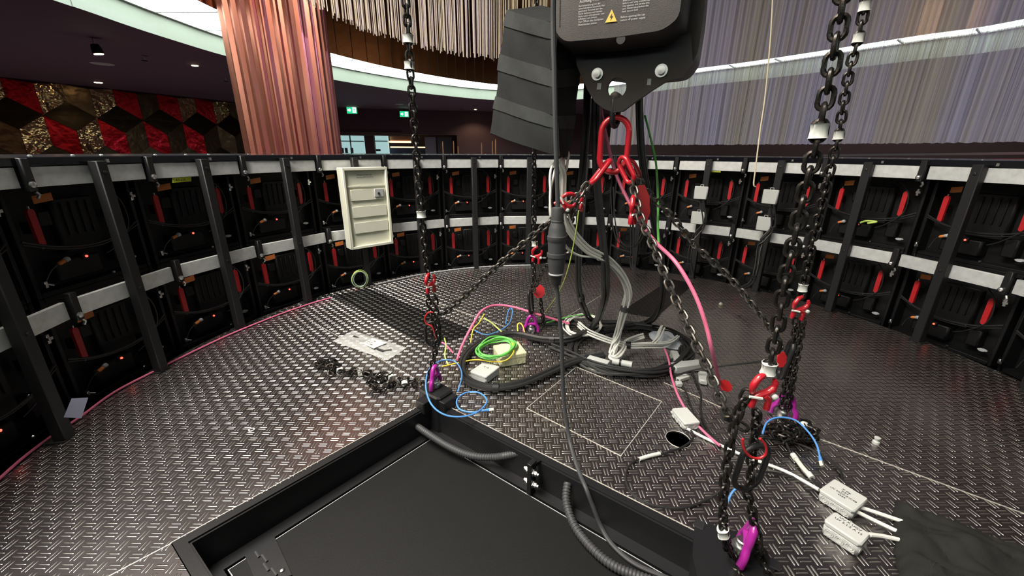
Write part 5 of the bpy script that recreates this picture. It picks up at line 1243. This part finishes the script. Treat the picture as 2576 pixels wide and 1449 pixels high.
for L in ([(890, 848, .008), (920, 858, .008), (935, 862, .008)], [(950, 880, .008), (965, 885, .008), (985, 882, .009)]):
    obj('black_part', MB().tube(PT(L), .009, 8), 'cable', fb)
filmthing('milky_bag', 'milky white plastic bag under white cable ends at the right of the pile', 'bag', [(1612, 838), (1676, 832), (1738, 868), (1690, 890)], 'milk', .035, seed=4, disc=True)
# white plastic pieces
def shell_piece(label, c4, h, m='white', name='plastic_piece', cat='plastic part', bev=.006):
    c_, ex, ey, sx_, sy_ = tbox_frame(c4, h); o = obj(name, MB().box((c_.x, c_.y, h/2+.001), (sx_, sy_, h), m3_(ex, ey), bev), m); tagp(o, label, cat); return o
shell_piece('white plastic cover lying inside the right end of the black coil', [(1702, 884), (1722, 884), (1706, 918), (1686, 915)], .030)
shell_piece('pale grey rounded plastic shell outside the right end of the black coil', [(1735, 894), (1750, 905), (1722, 936), (1705, 922)], .034)
shell_piece('long white terminal strip lying on the black cables in front', [(1482, 893), (1533, 907), (1530, 916), (1478, 901)], .040, bev=.002)
t = thing('white_tube', 'white tube tied with a black strap on the front of the coil', 'tube', tuple(G(1564, 914, .04)), world=True)
obj('tube', MB().tube(PT([(1541, 908, .042), (1590, 918, .042)]), .014, 14), 'white', t); obj('strap', MB().tube(PT([(1558, 911.5, .042), (1563, 912.5, .042)]), .0158, 14), 'cable', t)
shell_piece('thin cream strip lying on the deck in front of the coil', [(1478, 922), (1520, 930), (1520, 937), (1478, 927)], .008, 'cream', bev=.002)
shell_piece('white tape flag on the black wires right of the coil', [(1705, 948), (1730, 940), (1731, 947), (1706, 955)], .014, 'tape', 'tape_flag', 'tape', .002)
shell_piece('small white plug on the deck beside the pink conduit', [(1700, 958), (1716, 958), (1716, 966), (1700, 965)], .016, bev=.003)
shell_piece('white crumpled plastic cup near the red tag at right', [(1752, 932), (1776, 934), (1790, 962), (1764, 955)], .022, 'white', bev=.008)
o = obj('bottle_cap', MB().lathe([(.0105, 0), (.010, .008), (.0065, .011), (.0065, .016), (.0085, .018), (.0085, .023), (.003, .024)], G(2203, 1115), (0, 0, 1), 14), 'white'); tagp(o, 'small white bottle cap piece standing alone on the right deck', 'cap')
o = obj('washer', MB().tube([G(633, 1081, .003)+Vector((.008*math.cos(2*PI*j/16), .008*math.sin(2*PI*j/16), 0)) for j in range(16)], .0022, 6, closed=True), 'tape'); tagp(o, 'tiny white washer lying on the left deck', 'washer')
o = obj('paper_scrap', MB().loft([[G(1813, 766, .001)+Vector((.012*math.cos(2*PI*j/7)*k, .010*math.sin(2*PI*j/7)*k, z)) for j in range(7)] for k, z in ((1, 0), (.9, .008), (.4, .013))]), 'cream', None, False); tagp(o, 'small cream scrap lying on the dark deck right of the pink conduit', 'scrap')
q_ = [G(x, y) for x, y in ((165, 1052), (205, 1055), (222, 1010), (200, 1000))]
o = obj('plastic_sheet', MB().prism([A(x, y, .92) for x, y in ((160, 1050), (205, 1052), (222, 1000), (180, 1002))], [A(x, y, .925) for x, y in ((160, 1050), (205, 1052), (222, 1000), (180, 1002))]), mat('lilac_plastic', (0.25, 0.25, 0.33, 1), .4), None, False); tagp(o, 'lilac grey plastic scrap at the drum wall foot, right of the first post', 'scrap')
# black plug at the foot of the steep sling chain
o = obj('black_plug', MB().box(A(1832, 1042, .80), (.020, .024, .030), Matrix.Rotation(R(20), 3, 'Y'), .004), 'cable'); tagp(o, 'small black plug at the foot of the steep sling chain', 'plug')
# ================================================================ LIGHT
def area(name, loc, rot, size, power, col, sy=None):
    l = bpy.data.lights.new(name, 'AREA'); l.energy = power; l.color = col; l.size = size
    if sy: l.shape = 'RECTANGLE'; l.size_y = sy
    o = bpy.data.objects.new(name, l); COL.objects.link(o); o.location = loc; o.rotation_euler = rot; return o
def spot(name, loc, tgt, power, col, angle=60, blend=.6, r_=.05):
    l = bpy.data.lights.new(name, 'SPOT'); l.energy = power; l.color = col; l.spot_size = R(angle); l.spot_blend = blend; l.shadow_soft_size = r_
    o = bpy.data.objects.new(name, l); COL.objects.link(o); o.location = loc
    o.rotation_euler = (Vector(tgt)-Vector(loc)).to_track_quat('-Z', 'Y').to_euler(); return o
w = bpy.data.worlds.new('world'); SC.world = w; w.use_nodes = True
w.node_tree.nodes['Background'].inputs[0].default_value = (0.5, 0.4, 0.5, 1); w.node_tree.nodes['Background'].inputs[1].default_value = 0.06
SC.view_settings.view_transform = 'Standard'; SC.view_settings.look = 'None'; SC.view_settings.gamma = 1.0; SC.view_settings.use_curve_mapping = False
SC.view_settings.exposure = 0.0
SC.cycles.use_denoising = True; SC.cycles.adaptive_threshold = 0.02
SC.cycles.max_bounces = 6; SC.cycles.diffuse_bounces = 3; SC.cycles.glossy_bounces = 4; SC.cycles.transmission_bounces = 4; SC.cycles.transparent_max_bounces = 10
SC.cycles.caustics_reflective = False; SC.cycles.caustics_refractive = False; SC.cycles.sample_clamp_indirect = 4.0
area('added_overhead_fill', (-1.75, 0.1, 3.9), (0, 0, 0), 1.5, 550, (1.0, 0.95, 0.87), 3.0)  # unseen area light added high in the dome to brighten deck and rails
spot('lavender_spot', (2.5, 2.2, 3.0), (ccx+.4, ccy, 1.6), 480, (0.50, 0.46, 1.0), 34)
spot('pink_uplight', (ccx+.35, ccy-1.25, 0.4), (ccx+.1, ccy, 1.2), 14, (1.0, 0.25, 0.55), 80)
spot('warm_spot', (-1.9, 1.2, 3.4), (ccx-.2, ccy, 1.8), 22, (1.0, 0.72, 0.5), 45)
for _i, (_px, _py, _pw) in enumerate(((247, 207, 45), (490, 164, 25), (1196, 275, 20))):
    _p = G(_px, _py, ZC); spot('downlight_beam', _p-Vector((0, 0, .02)), _p-Vector((0, 0, 2)), _pw, (1, .75, .45), 130, .5, .03)
for _i, (_x, _y) in enumerate(((-5.2, 5.2), (-1.5, 9.6), (5.5, 9.0))):
    area('added_ceiling_fill', (_x, _y, -1.9), (PI, 0, 0), 2.0, 14, (1.0, 0.82, 0.85))  # unseen, added below the rim to lift the dark gallery ceiling
for o in list(bpy.data.objects):
    if '_w' in o: del o['_w']
